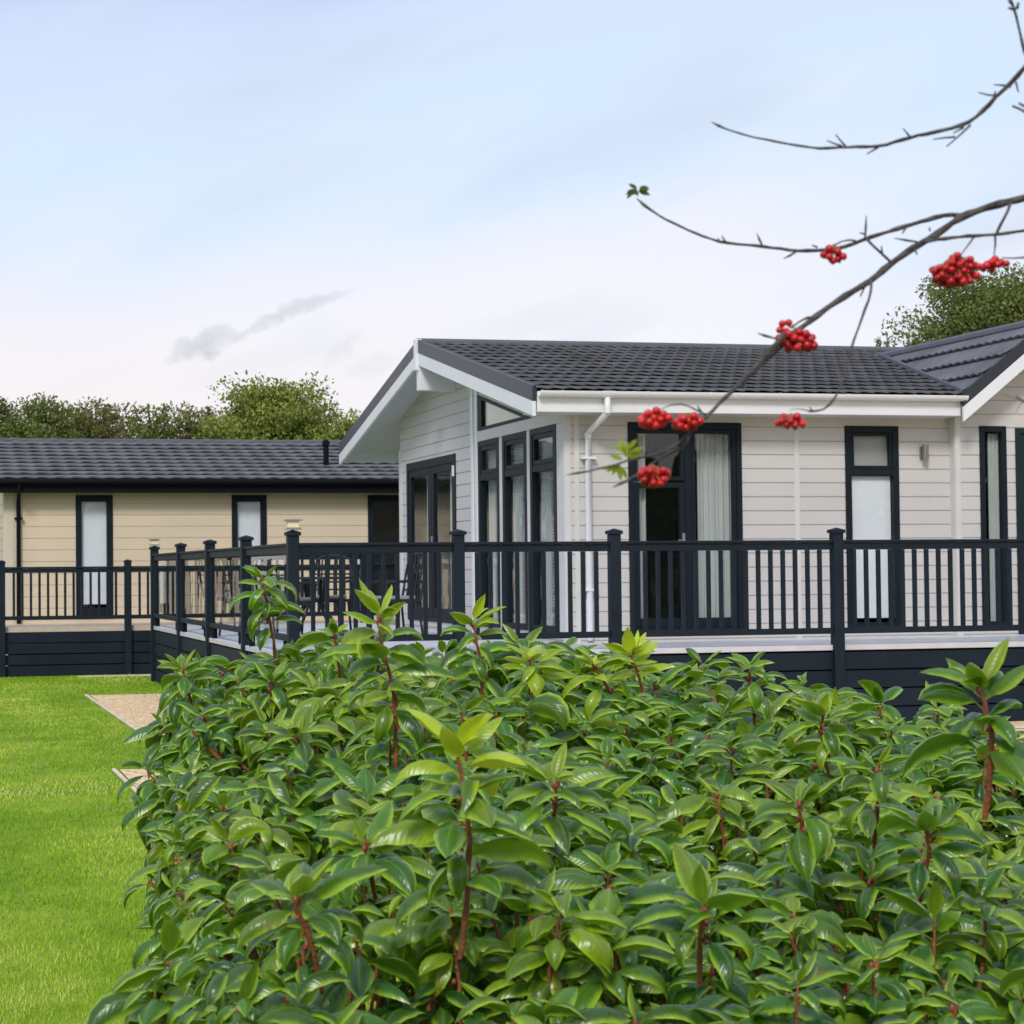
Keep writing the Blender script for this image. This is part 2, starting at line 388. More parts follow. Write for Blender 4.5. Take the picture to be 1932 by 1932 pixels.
# short mown grass as real blades where the lawn is near enough for them to show
def grass():
    pts = []
    for (y0, y1, dens) in ((7.4, 9, 5600), (9, 10.5, 4400), (10.5, 12.5, 3000), (12.5, 15, 2000), (15, 18, 1300), (18, 22, 900), (22, 27, 650), (27, 32.4, 450)):
        n = int((y1-y0)*(2.8+y1*.03)*dens)
        y = rng.uniform(y0, y1, n); x = rng.uniform(-.042*y-.5, 3.6 if y0 > 22 else 3.4, n)
        k = (x < .17*y+1.6) & (x > -.05*y-.5); x, y = x[k], y[k]
        if y0 > 12: k = ~((x > 1.6) & (x < 3.62) & (y > 14.5) & (y < 16.9)); x, y = x[k], y[k]
        k = ~((x > 2.24) & (y > 18.2) & (y < 27.25)); x, y = x[k], y[k]
        pts.append(np.stack([x, y], 1))
    p = np.concatenate(pts); n = len(p)
    a = rng.uniform(0, 2*np.pi, n); h = rng.uniform(.012, .030, n); wd = rng.uniform(.0015, .003, n)*(1+(p[:,1]-7)*.12); ln = rng.uniform(0, .7, n)
    dx, dy = np.cos(a), np.sin(a); b = rng.uniform(0, 2*np.pi, n)
    v = np.zeros((n, 3, 3)); v[:,0,0] = p[:,0]-dx*wd; v[:,0,1] = p[:,1]-dy*wd; v[:,1,0] = p[:,0]+dx*wd; v[:,1,1] = p[:,1]+dy*wd
    v[:,2,0] = p[:,0]+np.cos(b)*h*ln; v[:,2,1] = p[:,1]+np.sin(b)*h*ln; v[:,2,2] = h
    me = bpy.data.meshes.new('grass'); me.vertices.add(n*3); me.loops.add(n*3); me.polygons.add(n)
    me.vertices.foreach_set('co', v.ravel()); me.loops.foreach_set('vertex_index', np.arange(n*3, dtype=np.int32))
    me.polygons.foreach_set('loop_start', np.arange(0, n*3, 3, dtype=np.int32)); me.update()
    at = me.attributes.new('rnd', 'FLOAT', 'POINT'); lo = np.array([mnoise.noise(Vector((a_*1.1, b_*.55, 4)))+.5*mnoise.noise(Vector((a_*4, b_*2.2, 9))) for a_, b_ in p])
    band = np.sin(p[:,0]*3.4+p[:,1]*.35)*.10
    at.data.foreach_set('value', np.repeat(np.clip(.46+.62*lo+band+rng.normal(0, .13, n), 0, 1), 3).astype(np.float32))
    m = mat('grass_blade', (.2, .36, .02), .7, .2); t = m.node_tree; b_ = t.nodes['Principled BSDF']
    an = t.nodes.new('ShaderNodeAttribute'); an.attribute_name = 'rnd'; r = t.nodes.new('ShaderNodeValToRGB'); e_ = r.color_ramp.elements
    e_[0].color = (.15, .30, .012, 1); e_[1].color = (.62, .64, .16, 1); q = e_.new(.42); q.color = (.27, .45, .016, 1); q = e_.new(.75); q.color = (.42, .56, .05, 1)
    t.links.new(an.outputs['Fac'], r.inputs[0]); t.links.new(r.outputs[0], b_.inputs['Base Color'])
    me.materials.append(m); o = bpy.data.objects.new('grass', me); COL.objects.link(o); o['kind'] = 'stuff'
    o['label'] = 'short bright green mown grass on the lawn'; o['category'] = 'grass'
grass()

# ------------------------------------------------------------ main lodge
YW, XE, YG = 20.782, 6.936, 20.66          # front wall, end wall, cross-gable wall
YE, YR, YB, XG = 20.38, 25.30, 30.20, 6.43  # eave, ridge, back eave, verge
ZE, ZR = 3.54, 4.57
SL = (ZR-ZE)/(YR-YE); XEND = 18.0; YBW = 28.285
AX, AZ, AE, AEZ, YGV = 12.50, 4.375, 11.45, 3.545, 20.28   # cross gable apex / eave
GS = (AZ-AEZ)/(AX-AE)
def pf(u, z, o): return (u, YW-o, z)
def pg(u, z, o): return (u, YG-o, z)
def pe(u, z, o): return (XE-o, u, z)
lodge = thing('lodge', 'pale grey boarded lodge with dark tiled roof, white gutter and canopy gable behind the balustrade', 'lodge', (XE, YW, 0))
Z0 = .50
# openings
DOOR1 = (7.642, 8.971, .94, 3.24); WIN2 = (10.214, 10.871, .94, 3.218)
c = MB(); cladding(c, pf, XE, 11.53, Z0, 3.42, .156, [DOOR1, WIN2], .08)
WIN3 = (11.81, 12.147, .94, 3.22); DOOR4 = (12.26, 13.1, .86, 3.20)
cladding(c, pf, 13.42, XEND, Z0, 3.42, .156, [], .08)
c.build('wall', 'clad', lodge, fix=False)
cg = MB(); cladding(cg, pg, 11.53, 13.42, Z0, 4.4, .156, [WIN3, DOOR4], .08)
cg.build('gable_wall', 'clad', lodge, fix=False, cuts=[((AX, YG, AZ-.06), (-GS, 0, 1)), ((AX, YG, AZ-.06), (GS, 0, 1))])
for a_ in (11.53, 13.35): MB().box(a_, a_+.07, YG+.02, YW+.02, Z0, 3.4).build('gable_return', 'trim', lodge)
ZTOP = 3.235
EDOOR = (25.236, 27.865, .94, 3.155); EW = [(23.24, 24.157, .94, ZTOP), (22.13, 23.10, .94, ZTOP), (21.04, 22.0, .94, ZTOP)]
TRI = [(24.15, 3.37), (24.15, 3.815), (21.95, 3.37)]
soff = ZE-.13
ce = MB(); cladding(ce, pe, YW, YBW, Z0, 4.6, .156, [EDOOR]+EW+[(21.9, 24.15, 3.37, 3.9)], .08)
ce.build('end_wall', 'clad', lodge, fix=False, cuts=[((XE, YR, ZR-.10), (0, -SL, 1)), ((XE, YR, ZR-.10), (0, SL, 1))])
b = MB(); b.box(XE+.02, XEND, YBW, YBW+.05, Z0, 3.4); b.box(XEND, XEND+.05, YW, YBW, Z0, 3.4); b.build('back_wall', 'clad', lodge)
# interior: floor, ceiling, inner wall linings a little inside the cladding
b = MB(); b.box(XE+.09, XEND, YW+.09, YBW-.05, .90, .93); b.build('interior_floor', 'intfloor', lodge)
b = MB(); b.box(XE+.07, XEND, YW+.07, YBW-.03, 3.395, 3.41); b.build('ceiling', 'int', lodge)
b = MB(); b.box(XE+.09, XEND, 25.0, 25.06, .93, 3.395); b.box(9.9, 9.95, YW+.09, 25.0, .93, 3.395); b.box(11.4, 11.45, YW+.09, 25.0, .93, 3.395)
b.build('partition', 'int', lodge)
# plinth skirting below the boards
b = MB(); b.box(XE+.05, XEND, YW+.03, YW+.08, 0, Z0); b.box(XE+.03, XE+.08, YW+.08, YBW, 0, Z0); b.build('plinth', 'skirt', lodge)
# trims
b = MB(); b.box(XE-.022, XE+.05, YW-.024, YW+.0, Z0, 3.40); b.box(XE-.024, XE-.0, YW, YW+.07, Z0, 3.42); b.build('corner_trim', 'trim', lodge, bev=.004)
b = MB(); b.box(XE+.09, XE+.145, YW-.022, YW, Z0, 3.40); b.build('cover_strip', 'trim', lodge, bev=.004)
b = MB(); b.box(9.600, 9.665, YW-.022, YW, Z0, 3.40); b.build('cover_strip', 'trim', lodge, bev=.004)
b = MB(); b.box(11.507, 11.575, YG-.022, YG, Z0, 3.5); b.box(11.505, 11.527, YG, YW, Z0, 3.4); b.build('corner_trim', 'trim', lodge, bev=.004)
b = MB(); b.box(XE-.024, XE, YBW-.1, YBW+.05, Z0, 3.38); b.build('corner_trim', 'trim', lodge, bev=.004)
b = MB(); b.box(XE-.03, XE, 24.18, 24.29, Z0, 4.22); b.box(XE-.026, XE, 24.40, 24.50, Z0, 4.25); b.build('pilaster', 'white', lodge, bev=.004)
b = MB(); b.box(XE-.024, XE, YW+.08, 24.17, ZTOP, 3.365)
for y in (23.105, 22.005): b.box(XE-.026, XE+.02, y, y+.13 if y > 23 else y+.12, .94, ZTOP-.002)
b.box(XE-.023, XE, YW+.07, 21.04, .94, ZTOP-.002)
b.build('window_surround', 'trim', lodge, bev=.003)
# roof: two main slopes, cut for the cross gable
vn_l = Vector((AE, YE, ZE)); vtop = Vector((AX, YE+(AZ-ZE)/SL, AZ))
# valley planes are vertical planes through eave corner and the meeting point
vd = (vtop-vn_l); pl_n = Vector((vd.y, -vd.x, 0)).normalized()        # points to +x side
up_s = Vector((0, 1, SL)).normalized()
slen = math.hypot(YR-YE, ZR-ZE)
rf = MB(); roof_tiles(rf, (XG+.03, YE-.05, ZE-.05*SL), (1,0,0), up_s, 12.5-XG+.4, slen+.03)
roofm = rf.mesh('tmp', (0,0,0), fix=False)
def cutmesh(me, planes):
    bm = bmesh.new(); bm.from_mesh(me)
    for co, no in planes:
        bmesh.ops.bisect_plane(bm, geom=bm.verts[:]+bm.edges[:]+bm.faces[:], plane_co=co, plane_no=no, clear_outer=True)
    bm.to_mesh(me); bm.free()
def link_mesh(me, name, m, parent, smooth=False):
    off = Vector((0,0,0)); p = parent
    while p is not None: off += Vector(p.location); p = p.parent
    me.transform(Matrix.Translation(-off)); me.materials.append(MT[m]); me.name = name
    if smooth: me.polygons.foreach_set('use_smooth', [True]*len(me.polygons))
    o = bpy.data.objects.new(name, me); COL.objects.link(o); o.parent = parent; return o
cutmesh(roofm, [(vn_l, pl_n)])
link_mesh(roofm, 'tmp', 'tile', None)
left_roof = bpy.data.objects[-1] if False else None
tmp = [o for o in COL.objects if o.name.startswith('tmp')][0]
tmp.name = 'roof'; tmp.data.name = 'roof'; tmp.data.transform(Matrix.Translation(-Vector(lodge.location))); tmp.parent = lodge
roof = tmp
rf = MB(); roof_tiles(rf, (12.4, YE+2.6, ZE+2.6*SL), (1,0,0), up_s, XEND-12.4, slen-2.65)   # beyond the cross gable
rf.build('roof_slope', 'tile', roof, fix=False)
rb = MB(); roof_tiles(rb, (XG+.03, YB+.05, ZE-.01), (1,0,0), Vector((0, -1, SL)).normalized(), XEND-XG, slen)
rb.build('roof_slope', 'tile', roof, fix=False)
# cross gable slopes (rows run front to back)
gv = Vector((1, 0, GS)).normalized(); gl_len = math.hypot(AX-AE, AZ-AEZ)
gm = MB(); roof_tiles(gm, (AE-.02, YGV+.03, AEZ-.02*GS), (0,1,0), gv, 4.6, gl_len+.02, pitch=.36)
gme = gm.mesh('g', (0,0,0), fix=False); cutmesh(gme, [(vn_l, -pl_n)]); link_mesh(gme, 'gable_roof', 'tile', roof)
gm = MB(); roof_tiles(gm, (2*AX-AE+.02, YGV+.03, AEZ-.02*GS), (0,1,0), Vector((-1,0,GS)).normalized(), 4.4, gl_len+.02, pitch=.36)
gm.build('gable_roof', 'tile', roof, fix=False)
# decking under the tiles (closed roof body) and soffits
b = MB()
th = .10
b.prism([(XG+.03, YE, ZE-.02), (XG+.03, YR, ZR-.02), (XG+.03, YB, ZE-.02), (XG+.03, YB, ZE-th), (XG+.03, YR, ZR-th), (XG+.03, YE, ZE-th)], (11.5-XG, 0, 0))
b.prism([(11.53, YE+.4, ZE-.02+.4*SL), (11.53, YR, ZR-.02), (11.53, YB, ZE-.02), (11.53, YB, ZE-th), (11.53, YR, ZR-th), (11.53, YE+.4, ZE-th+.4*SL)], (XEND-11.53, 0, 0))
b.build('roof_board', 'under', roof)
b = MB(); b.prism([(AE+.02, YGV+.03, AEZ-.02), (AX, YGV+.03, AZ-.02), (2*AX-AE-.02, YGV+.03, AEZ-.02), (2*AX-AE-.02, YGV+.03, AEZ-th), (AX, YGV+.03, AZ-th-.03), (AE+.02, YGV+.03, AEZ-th)], (0, 4.0, 0))
b.build('gable_roof_board', 'soffit', roof)
b = MB()    # soffit boards of the canopy, with fine joints, both slopes
for k in range(34):
    y0 = YE+.03+k*.145; y1 = min(y0+.139, YR-.02)
    if y0 > YR-.05: break
    for s in (0, 1):
        a, c2 = (y0, y1) if s == 0 else (2*YR-y1, 2*YR-y0)
        za = lambda y: ZR-SL*abs(YR-y)-th-.016
        b.prism([(XG+.04, a, za(a)), (XG+.04, c2, za(c2)), (XG+.04, c2, za(c2)+.012), (XG+.04, a, za(a)+.012)], ((XE-XG+.0) if a < YBW-.05 else 6.0, 0, 0))
b.build('soffit', 'soffit', lodge)
b = MB(); b.box(XG+.04, 11.44, YE+.02, YW+.03, ZE-.232, ZE-.215); b.build('eave_soffit', 'soffit', lodge)
# ridge caps
b = MB(); b.tube([(XG+.0, YR, ZR+.012), (12.6, YR, ZR+.012), (XEND, YR, ZR+.012)], .075, 10); b.build('ridge_cap', 'ridge', roof)
b = MB(); b.tube([(AX, YGV, AZ+.012), (AX, vtop.y+.25, AZ+.012)], .07, 10); b.build('ridge_cap', 'ridge', roof)
b = MB(); a0 = vn_l+Vector((0, -.04, .055)); a1 = vtop+Vector((0, 0, .075))
b.prism([a0+Vector((-.035,0,-.03)), a0+Vector((.035,0,-.03)), a0+Vector((.03,0,.012)), a0+Vector((-.03,0,.012))], a1-a0)
b.build('valley_trim', 'ridge', roof)
# main gable verge (dark), bargeboard (white)
def verge_pair(slope_pts, axis, dark_h, white_h, t, par, names=('verge_trim', 'bargeboard')):
    """slope_pts: (low, apex) along the top edge; builds dark strip above, white board below"""
    lo, ap = [Vector(p) for p in slope_pts]; ax = Vector(axis)
    up_ = Vector((0, 0, 1))
    MB().prism([lo+up_*.055, ap+up_*.055, ap-up_*(dark_h-.055), lo-up_*(dark_h-.055)], ax*t).build(names[0], 'verge', par)
    q = -up_*(dark_h-.055+.0015); MB().prism([lo+q, ap+q, ap+q-up_*white_h, lo+q-up_*white_h], ax*(t*.8)).build(names[1], 'white', par, bev=.004)
verge_pair([(XG, YE-.02, ZE-.005), (XG, YR-.055, ZR-.005)], (1,0,0), .165, .16, .05, lodge)
verge_pair([(XG, YB+.02, ZE-.005), (XG, YR+.055, ZR-.005)], (1,0,0), .165, .16, .05, lodge)
MB().box(XG-.035, XG+.055, YR-.054, YR+.054, ZR-.34, ZR+.07).build('finial_block', 'white', lodge, bev=.006)
MB().box(XG+.01, XE-.01, YR-.075, YR+.075, ZR-.60, ZR-.205).build('ridge_beam', 'white', lodge, bev=.005)
verge_pair([(AE-.03, YGV, AEZ-.03), (AX, YGV, AZ-.005)], (0,1,0), .16, .17, .05, lodge)
verge_pair([(2*AX-AE+.03, YGV, AEZ-.03), (AX, YGV, AZ-.005)], (0,1,0), .16, .17, .05, lodge)
# fascia, gutter with brackets, downpipe
b = MB(); b.box(XG+.055, AE-.02, YE-.012, YE+.018, ZE-.23, ZE-.015); b.build('fascia', 'white', lodge, bev=.003)
MB().box(XG+.055, XE+.6, YB-.018, YB+.012, ZE-.23, ZE-.015).build('fascia', 'white', lodge, bev=.003)
gy, gz, gr = YE-.072, ZE-.012, .056
b = MB(); n = 9; xs = (XG+.06, AE+.02)
for X in xs:
    for i in range(n+1):
        a = math.pi*i/n; b.v.append((X, gy-math.cos(a)*gr, gz-math.sin(a)*gr*1.1))
    for i in range(n+1):
        a = math.pi*(n-i)/n; b.v.append((X, gy-math.cos(a)*(gr-.006), gz-math.sin(a)*(gr-.006)*1.1))
q = 2*(n+1); b.f = [(i, (i+1) % q, q+(i+1) % q, q+i) for i in range(q)] + [tuple(range(q))[::-1], tuple(range(q, 2*q))]
gut = b.build('gutter', 'white', lodge)
def arc_band(X, wd, r):
    bb = MB()
    for xx in (X, X+wd):
        for rr in (r, r+.005):
            for i in range(10):
                a = math.pi*i/9; bb.v.append((xx, gy-math.cos(a)*rr, gz-math.sin(a)*rr*1.1+.003))
    for i in range(9):
        bb.f += [(10+i, 11+i, 31+i, 30+i), (i, i+1, 11+i, 10+i), (20+i, 30+i, 31+i, 21+i)]
    return bb
for X in (6.50, 6.72, 7.52, 7.68, 8.40, 9.2, 10.0, 10.8, 11.28): arc_band(X, .022, gr+.001).build('gutter_bracket', 'white', gut, fix=False)
dx = 7.25
arc_band(dx-.07, .14, gr+.003).build('gutter_outlet', 'white', gut, fix=False)
b = MB(); b.tube([(dx, gy, gz-.05), (dx, gy, gz-.21), (dx-.005, gy+.02, gz-.235), (dx-.075, YW-.085, gz-.40), (dx-.08, YW-.06, gz-.43), (dx-.08, YW-.06, .9), (dx-.08, YW-.06, .86)], .034, 12)
dp = b.build('downpipe', 'white', lodge, smooth=True)
for z in (gz-.20, gz-.44):
    MB().tube([((dx if z > gz-.3 else dx-.08), (gy if z > gz-.3 else YW-.06), z-.03), ((dx if z > gz-.3 else dx-.08), (gy if z > gz-.3 else YW-.06), z+.03)], .040, 12).build('pipe_collar', 'white', dp)
MB().box(dx-.16, dx+.0, YW-.10, YW-.016, 2.83, 2.855).build('pipe_clip', 'white', dp)
MB().box(dx-.16, dx+.0, YW-.10, YW-.016, 1.4, 1.425).build('pipe_clip', 'white', dp)

def pane(pm, u0, u1, z0, z1, o, par):
    mb = MB(); mb.lbox(pm, u0, u1, z0, z1, o-.003, o); return mb.build('pane', 'glass', par)
# french doors on the front
u0, u1, z0, z1 = DOOR1
b = MB(); frame(b, pf, u0, u1, z0, z1, .062, -.05, .030, tb=.05, tt=.075)
b.lbox(pf, 8.30, 8.375, z0+.05, z1-.075, -.05, .024)
d = b.build('french_door', 'anth', lodge, bev=.004)
b = MB(); frame(b, pf, u0+.064, 8.298, z0+.052, 2.58, .06, -.045, .018, tb=.10); lf = b.build('door_leaf', 'anth', d, bev=.003)
pane(pf, u0+.12, 8.24, z0+.15, 2.52, -.01, lf)
b = MB(); frame(b, pf, u0+.064, 8.298, 2.60, z1-.077, .045, -.045, .018); tl = b.build('transom_light', 'anth', d, bev=.003)
pane(pf, u0+.105, 8.255, 2.645, z1-.12, -.01, tl)
b = MB(); frame(b, pf, 8.377, u1-.064, z0+.052, z1-.077, .045, -.045, .018, tb=.10); rl = b.build('door_leaf', 'anth', d, bev=.003)
pane(pf, 8.42, u1-.105, z0+.15, z1-.12, -.01, rl)
MB().lbox(pf, 8.255, 8.285, 1.85, 2.02, .018, .04).lbox(pf, 8.20, 8.285, 1.93, 1.95, .04, .06).build('handle', 'steel', lf)
curtain(pf, u0+.09, u0+.27, z0+.06, 3.14, -.14, d); curtain(pf, 8.50, 8.93, z0+.06, 3.14, -.14, d)
# tall window with a roller blind
u0, u1, z0, z1 = WIN2
b = MB(); frame(b, pf, u0, u1, z0, z1, .075, -.05, .030, tb=.07, tt=.075); b.lbox(pf, u0+.075, u1-.075, 2.66, 2.735, -.05, .027)
wn = b.build('window', 'anth', lodge, bev=.004)
b = MB(); frame(b, pf, u0+.077, u1-.077, 2.737, z1-.077, .035, -.04, .020); sh = b.build('top_sash', 'anth', wn, bev=.003)
pane(pf, u0+.11, u1-.11, 2.77, z1-.11, -.01, sh); pane(pf, u0+.075, u1-.075, z0+.07, 2.66, -.015, wn)
MB().lbox(pf, u0+.080, u1-.080, z0+.12, 2.655, -.045, -.040).build('roller_blind', 'blind', wn)
MB().lbox(pf, u0+.10, u1-.10, 2.74, 3.13, -.065, -.060).build('net_blind', 'slat', wn)
# narrow window and door on the cross gable
u0, u1, z0, z1 = WIN3
b = MB(); frame(b, pg, u0, u1, z0, z1, .065, -.05, .030); wn = b.build('window', 'anth', lodge, bev=.004)
pane(pg, u0+.065, u1-.065, z0+.065, z1-.065, -.01, wn)
curtain(pg, u0+.05, u0+.135, z0, 3.14, -.09, wn); curtain(pg, u0+.165, u1-.02, z0, 3.14, -.09, wn)
u0, u1, z0, z1 = DOOR4
b = MB(); frame(b, pg, u0, u1, z0, z1, .06, -.05, .030); dr = b.build('front_door', 'door', lodge, bev=.004)
b = MB(); b.lbox(pg, u0+.062, u1-.062, z0+.062, z1-.062, -.04, .0); lf = b.build('door_leaf', 'door', dr)
MB().lbox(pg, u0+.10, u0+.128, 1.95, 2.17, .001, .02).lbox(pg, u0+.10, u0+.22, 2.05, 2.07, .02, .05).build('handle', 'steel', lf)
MB().lbox(pg, u0+.25, u1-.25, 2.3, 2.95, .001, .006).build('pane', 'glass', lf)
# wall light
b = MB(); b.lbox(pf, 11.13, 11.20, 2.845, 2.99, .016, .045); wl = b.build('wall_light', 'lampsteel', lodge, bev=.004)
MB().tube([(11.165, YW-.09, 2.83), (11.165, YW-.09, 3.01)], .036, 14).build('lamp_tube', 'lampsteel', wl, smooth=False)
# end wall: double doors, three tall windows with top lights, triangle light
u0, u1, z0, z1 = EDOOR
b = MB(); frame(b, pe, u0, u1, z0, z1, .10, -.05, .030, tt=.11, tb=.06); b.lbox(pe, 26.50, 26.60, z0+.06, z1-.11, -.05, .022)
d = b.build('french_door', 'anth', lodge, bev=.004)
for a, c2 in ((u0+.102, 26.498), (26.602, u1-.102)):
    b = MB(); frame(b, pe, a, c2, z0+.062, z1-.112, .10, -.045, .018, tb=.12); lf = b.build('door_leaf', 'anth', d, bev=.003)
    pane(pe, a+.10, c2-.10, z0+.18, z1-.21, -.01, lf)
    hy = c2-.05 if c2 < 26.55 else a+.05
    MB().lbox(pe, hy-.02, hy+.02, 1.88, 2.10, .018, .035).lbox(pe, min(hy, hy+(-.14 if c2 < 26.55 else .14)), max(hy, hy+(-.14 if c2 < 26.55 else .14)), 1.98, 2.0, .05, .07).build('handle', 'steel', lf)
    curtain(pe, a+.12, a+.62, z0+.05, 3.1, -.12, lf)
MB().lbox(pe, 25.27, 25.32, 2.86, 3.0, .031, .05).build('closer', 'white', d)
for k, (u0, u1, z0, z1) in enumerate(EW):
    b = MB(); frame(b, pe, u0, u1, z0, z1, .09, -.05, .030, tb=.07, tt=.07); b.lbox(pe, u0+.09, u1-.09, 2.74, 2.82, -.05, .026)
    wn = b.build('window', 'anth', lodge, bev=.004)
    b = MB(); frame(b, pe, u0+.092, u1-.092, 2.822, z1-.072, .05, -.04, .02); sh = b.build('top_sash', 'anth', wn, bev=.003)
    pane(pe, u0+.14, u1-.14, 2.87, z1-.12, -.01, sh); pane(pe, u0+.09, u1-.09, z0+.07, 2.74, -.015, wn)
    curtain(pe, u0+.46, u1-.06, z0, 3.2, -.10, wn)
    b = MB()
    for j in range(48):
        z = z0+.10+j*.037
        b.prism([(XE+.05, u0+.09, z), (XE+.075, u0+.09, z+.014), (XE+.075, u0+.09, z+.016), (XE+.05, u0+.09, z+.002)], (0, .40, 0))
    b.build('venetian_blind', 'slat', wn)
b = MB(); T = [Vector((XE-.03, y, z)) for y, z in TRI]
def inset(T, k):
    c0 = sum(T, Vector())/3; return [c0+(p-c0)*k for p in T]
I = inset(T, .76); n = 0
for i in range(3):
    j = (i+1) % 3; b.prism([T[i], T[j], I[j], I[i]], (.08, 0, 0))
tw = b.build('gable_window', 'anth', lodge)
b = MB(); b.prism([p+Vector((.035,0,0)) for p in inset(T, .77)], (.003, 0, 0)); b.build('pane', 'glass', tw)
b = MB(); b.prism([p+Vector((.052,0,0)) for p in inset(T, .80)], (.002, 0, 0)); b.build('bright_backing', 'brightsheet', tw)  # cream sheet added behind the pane in place of its bright reflection
MB().box(XE+.09, XE+.10, 21.5, 24.6, 3.3, 4.1).build('sheet_backing', 'int', tw, cuts=[((XE, YR, ZR-.13), (0, -SL, 1))])
# boards left of the triangle light down to its slope
b = MB(); b.prism([(XE-.012, 24.15, 3.82), (XE-.012, 21.95, 3.37), (XE-.012, 21.85, 3.37), (XE-.012, 21.85, 3.52), (XE-.012, 24.15, 4.05)], (.012, 0, 0)); b.build('gable_infill', 'trim', lodge, cuts=[((XE, YR, ZR-.11), (0, -SL, 1))])
# white backdrop added close behind the gable window to brighten its pane
MB().box(XE+.12, XE+.16, 21.2, 25.0, 3.42, 4.4).build('bright_backdrop', 'blind', lodge, cuts=[((XE, YR, ZR-.12), (0, -SL, 1))])

# ------------------------------------------------------------ main deck and its balustrades
YF, XS, YBK = 19.077, 3.589, 30.25; DZ = .84
deck = thing('raised_deck', 'pale raised deck with dark skirt boards round the grey lodge', 'deck', (XS, YF, 0))
b = MB()
k = 0; y = YF-.005
while y < YW+.02:
    b.box(XS, 20, y, y+.138, DZ-.026, DZ+random.uniform(-.001, .001)); y += .144
b.build('deck_boards', 'deckpale', deck, bev=.003)
b = MB(); y0 = y
while y < YBK+.05:
    b.box(XS, XE-.04, y, y+.138, DZ-.026, DZ+random.uniform(-.001, .001)); y += .144
b.build('deck_boards', 'deckpale', deck, bev=.003)
b = MB(); b.box(XS-.02, 20, YF-.03, YF-.007, DZ-.055, DZ-.001); b.box(XS-.025, XS-.002, YF-.005, YBK, DZ-.055, DZ-.001); b.build('deck_nosing', 'deckpale', deck, bev=.003)
for k in range(4):
    zt = DZ-.075-k*.192
    MB().box(XS+.07, 20, YF-.012, YF+.010, zt-.178, zt).build('skirt_board', 'skirt', deck, bev=.004)
    MB().box(XS-.010, XS+.012, YF+.07, YBK, zt-.178, zt).build('skirt_board', 'skirt', deck, bev=.004)
MB().box(XS+.08, 20, YF+.06, YF+.08, 0, DZ-.06).box(XS+.06, XS+.08, YF+.09, YBK, 0, DZ-.06).build('deck_frame', 'black', deck)
def post(x, y, zt, par, w_=.055, z0=0.0, capw=.070):
    b = MB(); b.box(x-w_, x+w_, y-w_, y+w_, z0, zt-.05); p = b.build('post', 'rail', par, bev=.005)
    b = MB(); b.box(x-capw, x+capw, y-capw, y+capw, zt-.05, zt-.018)
    n = len(b.v); b.v += [(x-capw, y-capw, zt-.0175), (x+capw, y-capw, zt-.0175), (x+capw, y+capw, zt-.0175), (x-capw, y+capw, zt-.0175), (x, y, zt+.008)]
    b.f += [(n, n+1, n+4), (n+1, n+2, n+4), (n+2, n+3, n+4), (n+3, n, n+4)]
    b.build('post_cap', 'rail', p); return p
PX = [XS, 5.235, 6.85, 9.256, 11.68, 14.1]
bal = thing('balustrade', 'dark spindle balustrade along the front of the pale deck', 'balustrade', (XS, YF, 0))
PY = YF-.035
for x in PX: post(x, PY, 2.035, bal, z0=0.0)
def rails(x0, x1, y, zt, par, axis='x', rh=.10, bz=.955):
    def bx(a0, a1, c0, c1, z0, z1):
        b = MB()
        if axis == 'x': b.box(a0, a1, y+c0, y+c1, z0, z1)
        else: b.box(y+c0, y+c1, a0, a1, z0, z1)
        return b
    bx(x0, x1, -.045, .045, zt-.028, zt).build('handrail', 'rail', par, bev=.006)
    bx(x0, x1, -.022, .022, zt-rh, zt-.029).build('top_rail', 'rail', par, bev=.003)
    bx(x0, x1, -.028, .028, bz, bz+.062).build('bottom_rail', 'rail', par, bev=.004)
for a, c2 in zip(PX, PX[1:]):
    rails(a+.056, c2-.056, PY, 1.915, bal)
    n = round((c2-a-.11)/.137)-1
    for k in range(1, n+1):
        x = a+.055+(c2-a-.11)*k/(n+1)
        MB().box(x-.019, x+.019, PY-.019, PY+.019, 1.018, 1.814).build('spindle', 'rail', bal)
gb = thing('glass_balustrade', 'dark framed glass panel balustrade down the left side of the deck', 'balustrade', (XS, YF, 0))
PYS = [YF-.035, 21.80, 24.52, 27.24, 30.25]
for i, y in enumerate(PYS[1:]): post(XS, y, 2.035 if i < 3 else 2.035, gb, capw=.075, w_=.058)
for a, c2 in zip(PYS, PYS[1:]):
    rails(a+.06, c2-.06, XS, 1.915, gb, axis='y', rh=.10, bz=.965)
    MB().box(XS-.005, XS+.005, a+.12, c2-.12, 1.045, 1.80).build('glass_panel', 'clear', gb)
    for yy in (a+.09, c2-.09): MB().box(XS-.018, XS+.018, yy-.025, yy+.025, 1.03, 1.81).build('glass_channel', 'rail', gb)
    for yy in (a+.35, c2-.35): MB().box(XS-.03, XS+.03, yy-.03, yy+.03, DZ+.002, .963).build('rail_foot', 'black', gb)
bb = thing('balustrade', 'dark spindle balustrade across the far back edge of the pale deck', 'balustrade', (XS, YBK, 0))
post(5.27, YBK, 2.035, bb, z0=DZ); post(XE-.12, YBK, 2.035, bb, z0=DZ)
for a, c2 in ((XS, 5.27), (5.27, XE-.12)):
    rails(a+.056, c2-.056, YBK, 1.915, bb)
    for k in range(1, 11):
        x = a+.055+(c2-a-.11)*k/11; MB().box(x-.019, x+.019, YBK-.019, YBK+.019, 1.018, 1.814).build('spindle', 'rail', bb)
